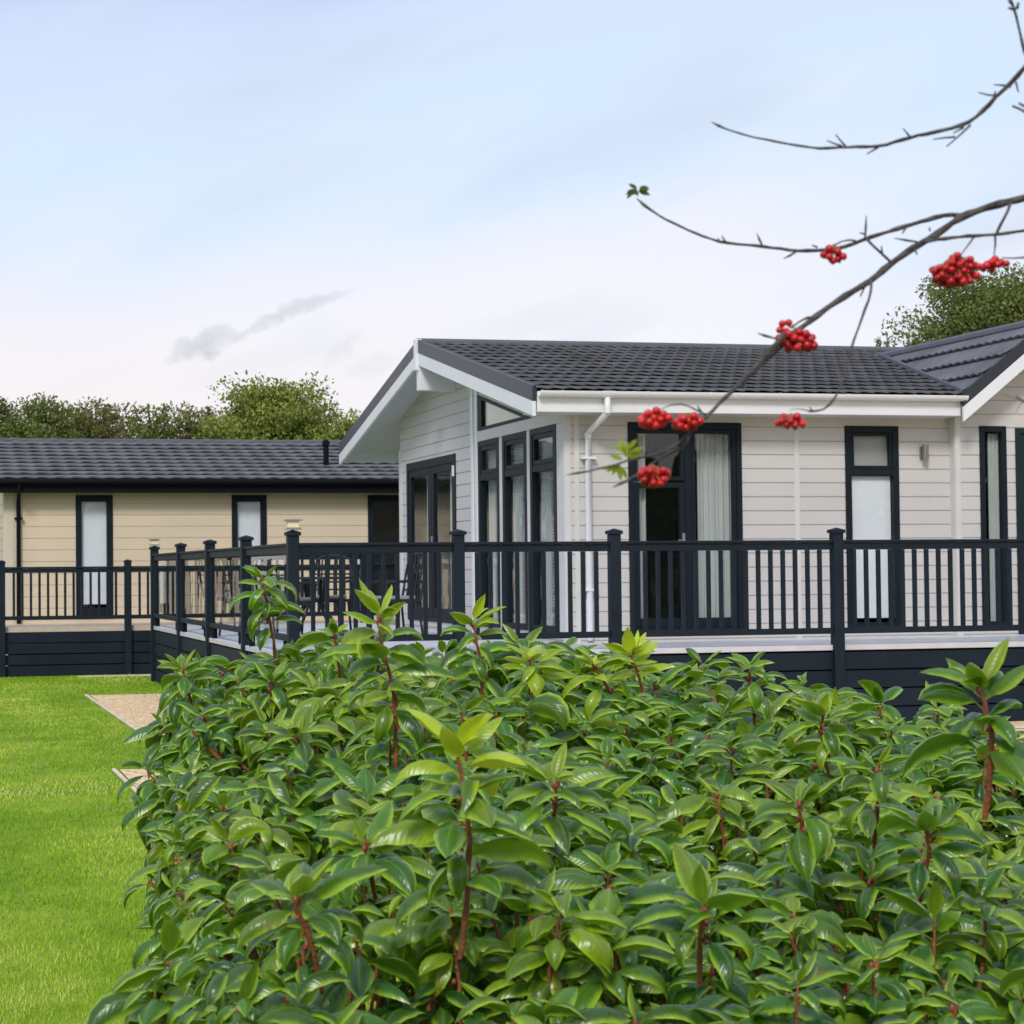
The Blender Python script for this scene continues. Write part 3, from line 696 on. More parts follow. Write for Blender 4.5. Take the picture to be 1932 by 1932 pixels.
def post_light(x, y, z, label):
    t = thing('post_light', label, 'lamp', (x, y, z), 'lights on the corner posts of the deck')
    MB().box(x-.075, x+.075, y-.075, y+.075, z+.001, z+.018).build('base', 'steel', t)
    MB().box(x-.056, x+.056, y-.056, y+.056, z+.018, z+.085).build('diffuser', 'lampglass', t, bev=.006)
    MB().prism([(x-.085, y-.085, z+.085), (x+.085, y-.085, z+.085), (x+.085, y+.085, z+.085), (x-.085, y+.085, z+.085)], (0,0,.018)).build('lid', 'steel', t, bev=.004)
post_light(XS, PY, 2.042, 'square cream and steel light on the nearest corner post of the deck')
post_light(XS, YBK, 2.042, 'square cream and steel light on the far corner post of the glass balustrade')

# patio furniture on the deck
def chair_proto(loc, rz, label):
    t = thing('patio_chair', label, 'chair', loc, 'black chairs round the patio table')
    def pb(mb, name, m, par=t, **k): 
        me = mb.mesh(name, (0,0,0), **k); me.materials.append(MT[m]); o = bpy.data.objects.new(name, me); COL.objects.link(o); o.parent = par; return o
    pb(MB().box(-.25, .25, -.25, .24, .40, .44), 'seat', 'rattan', bev=.01); 
    pb(MB().box(-.22, .22, -.22, .20, .441, .49), 'cushion', 'cushion', bev=.015)
    b = MB(); b.tube([(-.25, .24, .44), (-.26, .30, .75), (-.22, .33, .95), (-.12, .345, 1.0), (.12, .345, 1.0), (.22, .33, .95), (.26, .30, .75), (.25, .24, .44)], .016, 8)
    for z in (.56, .66, .76, .86): b.tube([(-.25, .24+(z-.44)*.16, z), (0, .27+(z-.44)*.2, z), (.25, .24+(z-.44)*.16, z)], .012, 6)
    for x in (-.15, -.05, .05, .15): b.tube([(x, .25, .45), (x, .34, .99)], .012, 6)
    pb(b, 'backrest', 'rattan')
    for s in (-1, 1):
        pb(MB().tube([(s*.26, .28, .66), (s*.29, .0, .67), (s*.28, -.22, .65), (s*.25, -.24, .44)], .017, 8), 'armrest', 'rattan')
        pb(MB().tube([(s*.23, -.22, .41), (s*.25, -.25, 0)], .016, 8), 'leg', 'rattan'); pb(MB().tube([(s*.23, .22, .41), (s*.25, .27, 0)], .016, 8), 'leg', 'rattan')
    t.rotation_euler.z = rz; return t
tab = thing('patio_table', 'round black patio table on the deck behind the corner post', 'table', (4.85, 24.3, DZ))
def ptab(mb, name, m):
    me = mb.mesh(name, (0,0,0)); me.materials.append(MT[m]); o = bpy.data.objects.new(name, me); COL.objects.link(o); o.parent = tab
ptab(MB().tube([(0,0,.70), (0,0,.73)], .55, 32), 'tabletop', 'rattan')
for k in range(4):
    a = math.pi/4+k*math.pi/2; ptab(MB().tube([(.15*math.cos(a), .15*math.sin(a), .70), (.12*math.cos(a), .12*math.sin(a), .4), (.4*math.cos(a), .4*math.sin(a), 0)], .02, 8), 'leg', 'rattan')
cps = [((5.75, 23.9), -1.35, 'black patio chair with curved back, right of the table by the lodge doors'),
       ((4.35, 23.5), 2.5, 'black patio chair just right of the nearest corner post, back to the front balustrade'),
       ((4.15, 25.1), .9, 'black patio chair behind the second glass panel from the near corner'),
       ((5.2, 25.3), -.5, 'black patio chair at the far side of the round table'),
       ((4.35, 28.0), .9, 'black patio chair on its own behind the farther glass panels')]
ch0 = None
for (x, y), rz, lab in cps:
    if ch0 is None: ch0 = chair_proto((x, y, DZ), rz, lab)
    else:
        c_ = copy_tree(ch0); c_.location = (x, y, DZ); c_.rotation_euler.z = rz; c_['label'] = lab

# ------------------------------------------------------------ cream lodge
LY, LX = 34.3, 1.56; LDZ = .79
def pl(u, z, o): return (u, LY-o, z)
lod = thing('lodge', 'cream boarded lodge with dark roof and black fascia beyond the lawn', 'lodge', (LX, LY, 0))
LW = [(2.74, 3.365, .93, 2.955), (5.40, 6.01, .93, 2.955), (7.80, 9.1, .93, 2.955)]
c = MB(); cladding(c, pl, LX, 16, .45, 3.12, .196, LW, .07, .014); c.build('wall', 'cream', lod, fix=False)
def pl2(u, z, o): return (LX-o, u, z)
c = MB(); cladding(c, pl2, LY, 40.2, .45, 3.9, .196, [], .07, .014); c.build('end_wall', 'cream', lod, fix=False, cuts=[((LX, 37.25, 4.0), (0, -.27, 1)), ((LX, 37.25, 4.0), (0, .27, 1))])
MB().box(LX+.05, 16, 40.2, 40.25, .4, 3.1).box(16, 16.05, LY, 40.2, .4, 3.1).build('back_wall', 'cream', lod)
MB().box(LX+.05, 16, LY+.05, 40.1, .88, .91).build('interior_floor', 'intfloor', lod)
MB().box(LX+.04, 16, LY+1.8, LY+1.85, .92, 3.1).build('partition', 'int', lod)
MB().box(LX-.02, LX+.16, LY-.02, LY, .45, 3.06).box(LX-.022, LX, LY, LY+.1, .45, 3.06).build('corner_trim', 'creamtrim', lod, bev=.004)
MB().box(LX+.05, 16, LY+.03, LY+.06, 0, .45).build('plinth', 'skirt', lod)
for k, (u0, u1, z0, z1) in enumerate(LW):
    b = MB(); frame(b, pl, u0, u1, z0, z1, .10, -.05, .03, tb=.12, tt=.11); wn = b.build('window', 'anth', lod, bev=.004)
    pane(pl, u0+.10, u1-.10, z0+.12, z1-.11, -.01, wn)
    if k < 2: MB().lbox(pl, u0+.105, u1-.105, z0+.18, z1-.11, -.045, -.04).build('roller_blind', 'blind', wn)
    MB().lbox(pl, u0-.0, u1+.0, z0-.03, z0-.002, 0, .06).build('sill', 'anth', wn)
LE, LZE, LR, LZR = 33.95, 3.20, 37.25, 4.03; LSL = (LZR-LZE)/(LR-LE)
rf = MB(); roof_tiles(rf, (LX-.3, LE-.05, LZE), (1,0,0), Vector((0, 1, LSL)).normalized(), 14.5, math.hypot(LR-LE, LZR-LZE)+.05, pitch=.34, wave=.28, amp=.008)
lroof = rf.build('roof', 'tile', lod, fix=False)
MB().prism([(LX-.28, LE, LZE-.02), (LX-.28, LR, LZR-.02), (LX-.28, 2*LR-LE, LZE-.02), (LX-.28, 2*LR-LE, LZE-.12), (LX-.28, LR, LZR-.12), (LX-.28, LE, LZE-.12)], (14.5, 0, 0)).build('roof_board', 'under', lroof)
MB().tube([(LX-.3, LR, LZR+.015), (16.2, LR, LZR+.015)], .065, 10).build('ridge_cap', 'ridge', lroof)
MB().box(LX-.29, 16.2, LE-.012, LE+.02, LZE-.22, LZE+.005).build('fascia', 'black', lod)
MB().box(LX-.29, 16.2, LE+.021, LY-.0, LZE-.20, LZE-.185).build('eave_soffit', 'black', lod)
MB().tube([(LX-.29, LE-.07, LZE-.03), (16.2, LE-.07, LZE-.03)], .055, 10).build('gutter', 'black', lod)
dp = MB().tube([(1.78, LE-.07, LZE-.06), (1.78, LE-.07, LZE-.2), (1.785, LY-.07, LZE-.36), (1.785, LY-.07, .8)], .036, 10).build('downpipe', 'black', lod)
MB().box(1.72, 1.85, LY-.12, LY-.015, 2.55, 2.58).build('pipe_clip', 'black', dp)
vp = MB().tube([(7.2, 34.95, 3.42), (7.2, 34.95, 3.86)], .05, 12).build('vent_pipe', 'black', lroof)
MB().tube([(7.2, 34.95, 3.86), (7.2, 34.95, 3.93), (7.2, 34.95, 3.97)], [.068, .068, .03], 12).build('vent_cowl', 'black', vp)
LFY = 32.6
ld = thing('raised_deck', 'tan raised deck with gappy dark skirt boards before the cream lodge', 'deck', (0, LFY, 0))
b = MB(); y = LFY+.02
while y < LY: b.box(-1.2, 14, y, y+.138, LDZ-.026, LDZ+random.uniform(-.001, .001)); y += .144
b.build('deck_boards', 'decktan', ld, bev=.003)
MB().box(-1.2, 14, LFY-.002, LFY+.018, LDZ-.085, LDZ).build('deck_nosing', 'decktan', ld)
for k in range(4):
    zt = LDZ-.095-k*.176; MB().box(-1.2, 14, LFY-.012, LFY+.01, zt-.16, zt).build('skirt_board', 'skirt', ld, bev=.004)
lb = thing('balustrade', 'dark spindle balustrade along the deck of the cream lodge', 'balustrade', (0, LFY, 0))
LPX = [-.55, 1.43, 3.43, 5.43, 7.43, 9.43]
for x in LPX: post(x, LFY-.04, 1.85, lb, w_=.055, capw=.062)
for a, c2 in zip(LPX, LPX[1:]):
    rails(a+.056, c2-.056, LFY-.04, 1.745, lb, rh=.095, bz=.90)
    for k in range(1, 14):
        x = a+.055+1.89*k/14; MB().box(x-.019, x+.019, LFY-.06, LFY-.022, .963, 1.649).build('spindle', 'rail', lb)

# ------------------------------------------------------------ trees behind
def leaf_mat(name, c0, c1, c2, tr=(.25, .4, .05), attr='rnd', rough=.55):
    m = mat(name, c1, rough, .3); t = m.node_tree; b_ = t.nodes['Principled BSDF']; o = t.nodes['Material Output']
    an = t.nodes.new('ShaderNodeAttribute'); an.attribute_name = attr; r = t.nodes.new('ShaderNodeValToRGB'); e_ = r.color_ramp.elements
    e_[0].color = (*c0, 1); e_[1].color = (*c2, 1); q = e_.new(.5); q.color = (*c1, 1)
    t.links.new(an.outputs['Fac'], r.inputs[0]); t.links.new(r.outputs[0], b_.inputs['Base Color'])
    tl = t.nodes.new('ShaderNodeBsdfTranslucent'); tl.inputs[0].default_value = (*tr, 1)
    mx = t.nodes.new('ShaderNodeMixShader'); mx.inputs[0].default_value = .3
    t.links.new(b_.outputs[0], mx.inputs[1]); t.links.new(tl.outputs[0], mx.inputs[2]); t.links.new(mx.outputs[0], o.inputs[0])
    return m
LM = {'olive': leaf_mat('olive_leaf', (.09, .115, .025), (.17, .205, .045), (.28, .31, .09), (.2, .26, .05)),
      'brown': leaf_mat('brownish_leaf', (.11, .105, .03), (.20, .18, .06), (.32, .29, .12), (.24, .24, .07)),
      'light': leaf_mat('light_green_leaf', (.12, .155, .03), (.26, .315, .05), (.42, .46, .11), (.28, .34, .06)),
      'dark': leaf_mat('dark_green_leaf', (.05, .075, .015), (.10, .14, .03), (.20, .24, .05), (.16, .22, .04))}
def tree(name, label, px, ytop, wpx, ybot, D, lm, dens=1.0, leaf=.13, group=None, seed=1, clumpy=.5, ls=1.0):
    """crown from many leaf blades gathered on twig ends of a branched skeleton"""
    r = np.random.default_rng(seed); rr = random.Random(seed)
    top = P(px, ytop, D); rad = wpx/F*D/2; H = top.z; cx_, cy_ = top.x, top.y
    t = thing(name, label, 'tree', (cx_, cy_, 0), group)
    zb = max(1.0, min(H-2.1*rad*1.15, H*.3)); cz = (H+zb)/2; hz = (H-zb)/2
    tb = MB(); tips = []
    tb.tube([(cx_, cy_, 0), (cx_+.05, cy_, zb*.6), (cx_-.05, cy_+.05, cz), (cx_, cy_, H-.25*hz)], [.06*rad+.08, .05*rad+.06, .035*rad+.04, .01*rad+.01], 8)
    tb.build('trunk', 'trunk', t, smooth=True)
    br = MB(); cl = []
    nb = int(60+rad*14)
    for i in range(nb):
        a = i*2.4+rr.uniform(-.4, .4); ft = (i+.5)/nb; z0_ = zb*.75+(H-.2*hz-zb*.75)*ft*.9
        th = math.acos(max(-1, min(1, 1-2*ft))) 
        rz_ = math.sin(math.pi*min(1, .18+.8*ft))**.6
        ex = rad*rz_*rr.uniform(.72, 1.06); ez = zb+(H-zb)*min(1, ft*1.02)*1.0+rr.uniform(-.1, .1)*hz
        p0 = Vector((cx_, cy_, z0_*.9)); p3 = Vector((cx_+ex*math.cos(a), cy_+ex*math.sin(a), min(ez, H-.02)))
        p1 = p0.lerp(p3, .5)+Vector((0, 0, -.05*rad))
        br.tube([p0, p1, p3], [.02*rad+.015, .012*rad+.01, .006], 5, cap=False)
        for k in range(9):
            f = rr.uniform(.35, 1.0); q = p0.lerp(p1, f*2) if f < .5 else p1.lerp(p3, (f-.5)*2)
            q = q + Vector((rr.gauss(0, 1), rr.gauss(0, 1), rr.gauss(0, .8)))*rad*.16
            q.z = min(q.z, H-rr.uniform(0, .08)*hz)
            if k < 4: br.tube([p1.lerp(p3, .4), q], [.012, .004], 4, cap=False)
            cl.append((q, rr.uniform(.12, .26)*rad*ls))
    br.build('branches', 'trunk', t, fix=False)
    C_ = np.array([tuple(q) for q, s in cl]); S_ = np.array([s for q, s in cl])
    n = int(60000*dens*(rad/2.5)**1.5)
    idx = r.integers(0, len(C_), n)
    d = r.normal(0, 1, (n, 3)); d /= np.linalg.norm(d, axis=1)[:, None]
    pos = C_[idx]+d*(S_[idx]*r.uniform(.2, 1.15, n)**.6)[:, None]*np.array([1, 1, .8])
    sz = leaf*.86*r.uniform(.6, 1.3, n)
    ax = r.normal(0, 1, (n, 3)); ax[:, 2] -= .3; ax /= np.linalg.norm(ax, axis=1)[:, None]
    nr = np.cross(ax, r.normal(0, 1, (n, 3))+np.array([0, 0, 1.0])); nr /= np.linalg.norm(nr, axis=1)[:, None]+1e-9
    A = ax*sz[:, None]*.5; B = nr*sz[:, None]*.28
    v = np.stack([pos-A, pos+B*.9-A*.1, pos+A, pos-B*.9-A*.1], 1)
    me = bpy.data.meshes.new('crown'); me.vertices.add(n*4); me.loops.add(n*4); me.polygons.add(n)
    v = v-np.array([cx_, cy_, 0])
    me.vertices.foreach_set('co', v.ravel()); me.loops.foreach_set('vertex_index', np.arange(n*4, dtype=np.int32))
    me.polygons.foreach_set('loop_start', np.arange(0, n*4, 4, dtype=np.int32)); me.update()
    cr_ = r.uniform(0, 1, len(C_)); val = np.clip(.55*cr_[idx]+.45*r.uniform(0, 1, n), 0, 1)
    at = me.attributes.new('rnd', 'FLOAT', 'POINT'); at.data.foreach_set('value', np.repeat(val, 4))
    me.materials.append(LM[lm]); o = bpy.data.objects.new('crown', me); COL.objects.link(o); o.parent = t
G = 'trees beyond the cream lodge'
tree('tree', 'dark green tree cut by the left edge of the photo, behind the cream lodge', -25, 764, 200, 900, 52, 'dark', 1.6, .13, G, 3)
tree('tree', 'rounded olive green tree, second from the left above the cream roof', 80, 757, 230, 900, 50, 'olive', 1.8, .12, G, 4)
tree('tree', 'brownish olive tree between the rounded tree and the sparse one', 185, 768, 230, 900, 52, 'brown', 1.5, .13, G, 5)
tree('tree', 'sparse lacy tree with sky showing through, above the left window of the cream lodge', 290, 764, 190, 900, 50, 'olive', .6, .13, G, 6, ls=.8)
tree('tree', 'sparse olive tree just left of the tall bright green tree', 362, 766, 190, 900, 51, 'brown', .8, .13, G, 8, ls=.85)
tree('tree', 'tall bright yellow-green tree rising above the cream roof', 515, 724, 330, 900, 50, 'light', 1.7, .14, G, 9)
tree('tree', 'small bright green tree peeping out left of the gable canopy', 655, 780, 150, 900, 48, 'light', 1.2, .13, G, 10)
tree('tree', 'low olive tree filling the gap before the bright green tree', 425, 776, 180, 900, 55, 'olive', 1.3, .13, G, 12)
tree('tree', 'large mixed green tree behind the right end of the tiled roof', 1895, 520, 470, 900, 42, 'olive', 3.0, .115, None, 14)
tree('tree', 'thin sparse sapling beside the large tree over the roof', 1668, 632, 70, 900, 42, 'olive', .9, .11, None, 15, ls=.8)

# unseen trees added behind the viewer to darken the reflections in the glass
def added_wood():
    n = 60000; r = np.random.default_rng(5)
    x = r.uniform(-45, 70, n); top = 6.6+1.5*np.sin(x*.45)+1.1*np.sin(x*1.3+1)+.6*np.sin(x*3.1)
    z = top*r.uniform(.0, 1, n)**.6; y = -26-4*r.uniform(0, 1, n)*np.sqrt(np.clip(1-(z/top)**2, 0, 1))*np.sign(r.uniform(-1, 1, n))
    pos = np.stack([x, y, z], 1); ax = r.normal(0, 1, (n, 3)); ax /= np.linalg.norm(ax, axis=1)[:, None]
    nr = np.cross(ax, r.normal(0, 1, (n, 3))); nr /= np.linalg.norm(nr, axis=1)[:, None]+1e-9
    v = np.stack([pos-ax*.22, pos+nr*.16, pos+ax*.22, pos-nr*.16], 1)
    me = bpy.data.meshes.new('added_wood'); me.vertices.add(n*4); me.loops.add(n*4); me.polygons.add(n)
    me.vertices.foreach_set('co', v.ravel()); me.loops.foreach_set('vertex_index', np.arange(n*4, dtype=np.int32))
    me.polygons.foreach_set('loop_start', np.arange(0, n*4, 4, dtype=np.int32)); me.update()
    at = me.attributes.new('rnd', 'FLOAT', 'POINT'); at.data.foreach_set('value', np.repeat(r.uniform(0, 1, n), 4))
    me.materials.append(LM['dark']); o = bpy.data.objects.new('added_wood', me); COL.objects.link(o); o['kind'] = 'stuff'
    o['label'] = 'unseen dark trees added behind the viewer for reflections in the lodge glass'; o['category'] = 'added_wood'
added_wood()

# ------------------------------------------------------------ hedge
SEGL, SEGW = 7, 4
def leaves_mesh(name, B, PHI, E0, K, LEN, WID, YOUTH_LIGHT, m, par, tilt=None):
    """B base pos (n,3); PHI azimuth; E0 start elevation; K total bend; arched, pointed, slightly convex leaves"""
    n = len(B); t = np.linspace(0, 1, SEGL+1); u = np.linspace(-1, 1, SEGW+1)
    th = E0[:, None]-K[:, None]*(t[None, :]**1.15)
    dt = LEN[:, None]/SEGL
    dh = np.cos(th)*dt; dz = np.sin(th)*dt
    hh = np.concatenate([np.zeros((n, 1)), np.cumsum((dh[:, 1:]+dh[:, :-1])/2, 1)], 1)
    zz = np.concatenate([np.zeros((n, 1)), np.cumsum((dz[:, 1:]+dz[:, :-1])/2, 1)], 1)
    c_, s_ = np.cos(PHI), np.sin(PHI)
    bendside = rng.normal(0, .10, n)[:, None]*LEN[:, None]*t[None, :]**2
    cen = np.stack([B[:, None, 0]+hh*c_[:, None]-bendside*s_[:, None], B[:, None, 1]+hh*s_[:, None]+bendside*c_[:, None], B[:, None, 2]+zz], -1)
    T = np.stack([np.cos(th)*c_[:, None], np.cos(th)*s_[:, None], np.sin(th)], -1)
    Nn = np.stack([-np.sin(th)*c_[:, None], -np.sin(th)*s_[:, None], np.cos(th)], -1)
    S = np.cross(T, Nn)
    ro = rng.normal(0, .38, n)[:, None, None]
    S2 = S*np.cos(ro)+Nn*np.sin(ro); N2 = -S*np.sin(ro)+Nn*np.cos(ro)
    tt = np.clip((t-.10)/.90, 0, 1); prof = (np.sin(np.pi*tt**.88))**.72*(1-.10*tt); prof[0] = .05; prof[1] = .09; prof[-1] = .012
    wv = WID[:, None]/2*prof[None, :]
    cv = rng.uniform(.45, .95, n)[:, None, None, None]
    au = np.abs(u)[None, None, :, None]
    crinkle = rng.normal(0, .05, (n, SEGL+1, SEGW+1, 1))*au
    V = cen[:, :, None, :]+S2[:, :, None, :]*(u[None, None, :, None]*wv[:, :, None, None])*(1-.12*cv*au) - N2[:, :, None, :]*((cv*au**1.7+crinkle)*wv[:, :, None, None])
    nv = (SEGL+1)*(SEGW+1); V = V.reshape(-1, 3)
    q = []
    for i in range(SEGL):
        for j in range(SEGW): a = i*(SEGW+1)+j; q.append((a, a+1, a+SEGW+2, a+SEGW+1))
    q = np.array(q, dtype=np.int32); Fx = (q[None]+(np.arange(n)*nv)[:, None, None]).reshape(-1)
    me = bpy.data.meshes.new(name); me.vertices.add(len(V)); me.loops.add(len(Fx)); me.polygons.add(len(Fx)//4)
    off = np.array(par.location); me.vertices.foreach_set('co', (V-off).ravel()); me.loops.foreach_set('vertex_index', Fx.astype(np.int32))
    me.polygons.foreach_set('loop_start', np.arange(0, len(Fx), 4, dtype=np.int32)); me.update()
    me.polygons.foreach_set('use_smooth', np.ones(len(Fx)//4, dtype=bool))
    colr = np.zeros((n, SEGL+1, SEGW+1, 4)); colr[..., 0] = np.abs(u)[None, None, :]; colr[..., 1] = rng.uniform(0, 1, n)[:, None, None]; colr[..., 2] = YOUTH_LIGHT[:, None, None]; colr[..., 3] = t[None, :, None]
    at = me.attributes.new('leafdata', 'FLOAT_COLOR', 'POINT'); at.data.foreach_set('color', colr.ravel())
    me.materials.append(m); o = bpy.data.objects.new(name, me); COL.objects.link(o); o.parent = par
    return o
def hedge_leaf_mat():
    m = bpy.data.materials.new('laurel_leaf'); m.use_nodes = True; t = m.node_tree; K = t.links
    b = t.nodes['Principled BSDF']; o = t.nodes['Material Output']
    an = t.nodes.new('ShaderNodeAttribute'); an.attribute_name = 'leafdata'
    s = t.nodes.new('ShaderNodeSeparateColor'); K.new(an.outputs['Color'], s.inputs[0])
    def mix(f, a, c, bt='MIX'):
        n = t.nodes.new('ShaderNodeMix'); n.data_type = 'RGBA'; n.blend_type = bt
        for i, v in ((0, f), (6, a), (7, c)):
            if isinstance(v, tuple): n.inputs[i].default_value = (*v, 1)
            elif isinstance(v, (int, float)): n.inputs[i].default_value = v
            else: K.new(v, n.inputs[i])
        return n.outputs[2]
    def rng_(v, a, c, lo=0, hi=1):
        n = t.nodes.new('ShaderNodeMapRange'); n.interpolation_type = 'SMOOTHSTEP'; n.inputs[1].default_value = a; n.inputs[2].default_value = c; n.inputs[3].default_value = lo; n.inputs[4].default_value = hi
        K.new(v, n.inputs[0]); return n.outputs[0]
    base = mix(s.outputs[1], (.008, .052, .011), (.060, .205, .014))
    edge = rng_(s.outputs[0], .58, 1.0, 0, .85); rib = rng_(s.outputs[0], .0, .12, .45, 0)
    c1 = mix(edge, base, (.46, .70, .03)); c1 = mix(rib, c1, (.24, .40, .08))
    c1 = mix(rng_(an.outputs['Alpha'], .07, .15, .85, 0), c1, (.42, .14, .06)); c2 = mix(s.outputs[2], c1, (.52, .66, .015))
    tc_ = t.nodes.new('ShaderNodeTexCoord'); nz = t.nodes.new('ShaderNodeTexNoise'); nz.inputs['Scale'].default_value = 60; nz.inputs['Detail'].default_value = 3
    K.new(tc_.outputs['Object'], nz.inputs['Vector']); c3 = mix(.35, c2, nz.outputs[0], 'OVERLAY'); nb2 = t.nodes.new('ShaderNodeTexNoise'); nb2.inputs['Scale'].default_value = 38; nb2.inputs['Detail'].default_value = 2; K.new(tc_.outputs['Object'], nb2.inputs['Vector']); c3 = mix(rng_(nb2.outputs[0], .70, .76, 0, .8), c3, (.22, .13, .04))
    K.new(c3, b.inputs['Base Color'])
    pth = t.nodes.new('ShaderNodeMath'); pth.operation = 'MULTIPLY_ADD'; K.new(an.outputs['Alpha'], pth.inputs[0]); pth.inputs[1].default_value = 75
    rr_ = t.nodes.new('ShaderNodeMath'); rr_.operation = 'MULTIPLY'; K.new(s.outputs[0], rr_.inputs[0]); rr_.inputs[1].default_value = -16; K.new(rr_.outputs[0], pth.inputs[2])
    sn = t.nodes.new('ShaderNodeMath'); sn.operation = 'SINE'; K.new(pth.outputs[0], sn.inputs[0])
    bp = t.nodes.new('ShaderNodeBump'); bp.inputs['Strength'].default_value = .13; bp.inputs['Distance'].default_value = .001; K.new(sn.outputs[0], bp.inputs['Height']); K.new(bp.outputs[0], b.inputs['Normal'])
    b.inputs['Roughness'].default_value = .30; b.inputs['Specular IOR Level'].default_value = .72
    tl = t.nodes.new('ShaderNodeBsdfTranslucent'); K.new(mix(s.outputs[2], (.26, .52, .02), (.75, .80, .05)), tl.inputs[0])
    mx = t.nodes.new('ShaderNodeMixShader'); mx.inputs[0].default_value = .30
    K.new(b.outputs[0], mx.inputs[1]); K.new(tl.outputs[0], mx.inputs[2]); K.new(mx.outputs[0], o.inputs[0])
    return m
HL = hedge_leaf_mat()
hedge = thing('hedge', 'glossy green laurel hedge with red-brown stems filling the foreground', 'hedge', (1.0, 3.5, 0))
far_x = [150, 250, 330, 420, 500, 650, 900, 1200, 1400, 1600, 1750, 1932, 2200]
far_y = [1345, 1318, 1285, 1245, 1222, 1202, 1208, 1236, 1270, 1304, 1342, 1380, 1430]
def hor(px): return 1075-.0088*(px-720)
def pxd(x, y):
    d = x*fw.x+y*fw.y; return CX+F*(x*rt0.x+y*rt0.y)/d, d
def ztop(px, d):
    zf = 1.65-(np.interp(px, far_x, far_y)-hor(px))/F*5.2
    f = (d-2.2)/3.0
    return 1.075+(zf-1.075)*f**.92 if f > 0 else 1.075+f*.12
B, PHI, E0, K_, LEN, WID, YO = [], [], [], [], [], [], []
stems = MB(); buds = MB()
def shoot(base, axis, h, nl, L_=.09, youth=0.0, low=.45, spread=1.0, stem=True, tipyouth=0.0, droop=1.0, r0=.0035, bud=True):
    """a stem from base along axis; leaves spiral round it, lower ones drooping, upper ones upright"""
    base = Vector(base); axis = Vector(axis).normalized(); tip = base+axis*h
    ph = random.uniform(0, 6.28); oa = math.atan2(axis.y, axis.x); tl = math.acos(min(1, max(-1, axis.z)))
    for i in range(nl):
        f = (i+.5)/nl; p = base+axis*h*(low+(1.02-low)*f**.8)
        a = ph+i*2.39996+random.uniform(-.25, .25)
        e = (R(36)+R(28)*f**1.6)*1.0+random.gauss(0, .2)
        e -= tl*math.cos(a-oa)*.9
        k = (R(132)-R(14)*f**2)*droop*random.uniform(.6, 1.3)
        if low < .2 and f > .78: e = R(42)+R(30)*random.random(); k = R(95)*droop*random.uniform(.5, 1)
        if e < -1.2: continue
        l = L_*random.uniform(.62, 1.15)*(1-.35*max(0, f-.8)/.2)
        B.append(tuple(p)); PHI.append(a); E0.append(e); K_.append(k); LEN.append(l); WID.append(l*random.uniform(.33, .42))
        yv = youth+(tipyouth if f > .72 else 0)+(.10*f**2.5 if bud is not None else 0)  # young growth plus a lighter tint painted into upper leaves for light contrast
        YO.append(max(0, min(1, yv*random.uniform(.6, 1.2)+(random.uniform(.05, .3) if random.random() < .22 else 0))))
    if bud is not None:      # upright young leaves in the bud
        for j in range(3 if low < .2 else random.choice((0, 0, 1, 1, 2))):
            a = ph+j*2.1+random.uniform(-.4, .4); l = L_*random.uniform(.38, .70)
            B.append(tuple(tip)); PHI.append(a); E0.append(R(random.uniform(50, 82))); K_.append(R(random.uniform(30, 100))); LEN.append(l); WID.append(l*random.uniform(.28, .36)); YO.append(min(1, youth+tipyouth+random.uniform(.1, .42)))
    if stem:
        tip = base+axis*h*.97; q = base.lerp(tip, .5)+Vector((random.gauss(0, .004), random.gauss(0, .004), 0))
        nn_ = max(3, int(h/.014)); pp, rr2 = [], []
        for i in range(nn_+1):
            f = i/nn_; pc = (base-axis*.05).lerp(q, f*2) if f < .5 else q.lerp(tip, f*2-1)
            bow = .035*h*math.sin(math.pi*f*1.3+ph); pp.append(pc+Vector((bow*math.cos(ph), bow*math.sin(ph), 0))+Vector((random.gauss(0, .0009), random.gauss(0, .0009), 0))); rr2.append(r0*(1.15-.4*f)*(1.3 if i % 2 else .9))
        stems.tube(pp, rr2, 7, cap=False)
        if bud:
            for j in range(3):
                o_ = Vector((random.gauss(0, .003), random.gauss(0, .003), random.uniform(-.002, .008)))
                buds.ball(tip+o_, random.uniform(.0022, .0038), 6, 4, 1.7)
            for j in range(4):
                f = .3+.6*j/4; buds.ball(base.lerp(tip, f)+Vector((random.gauss(0, .004), random.gauss(0, .004), 0)), random.uniform(.002, .0035), 6, 4, 1.3)
sp = .098
y = 1.35
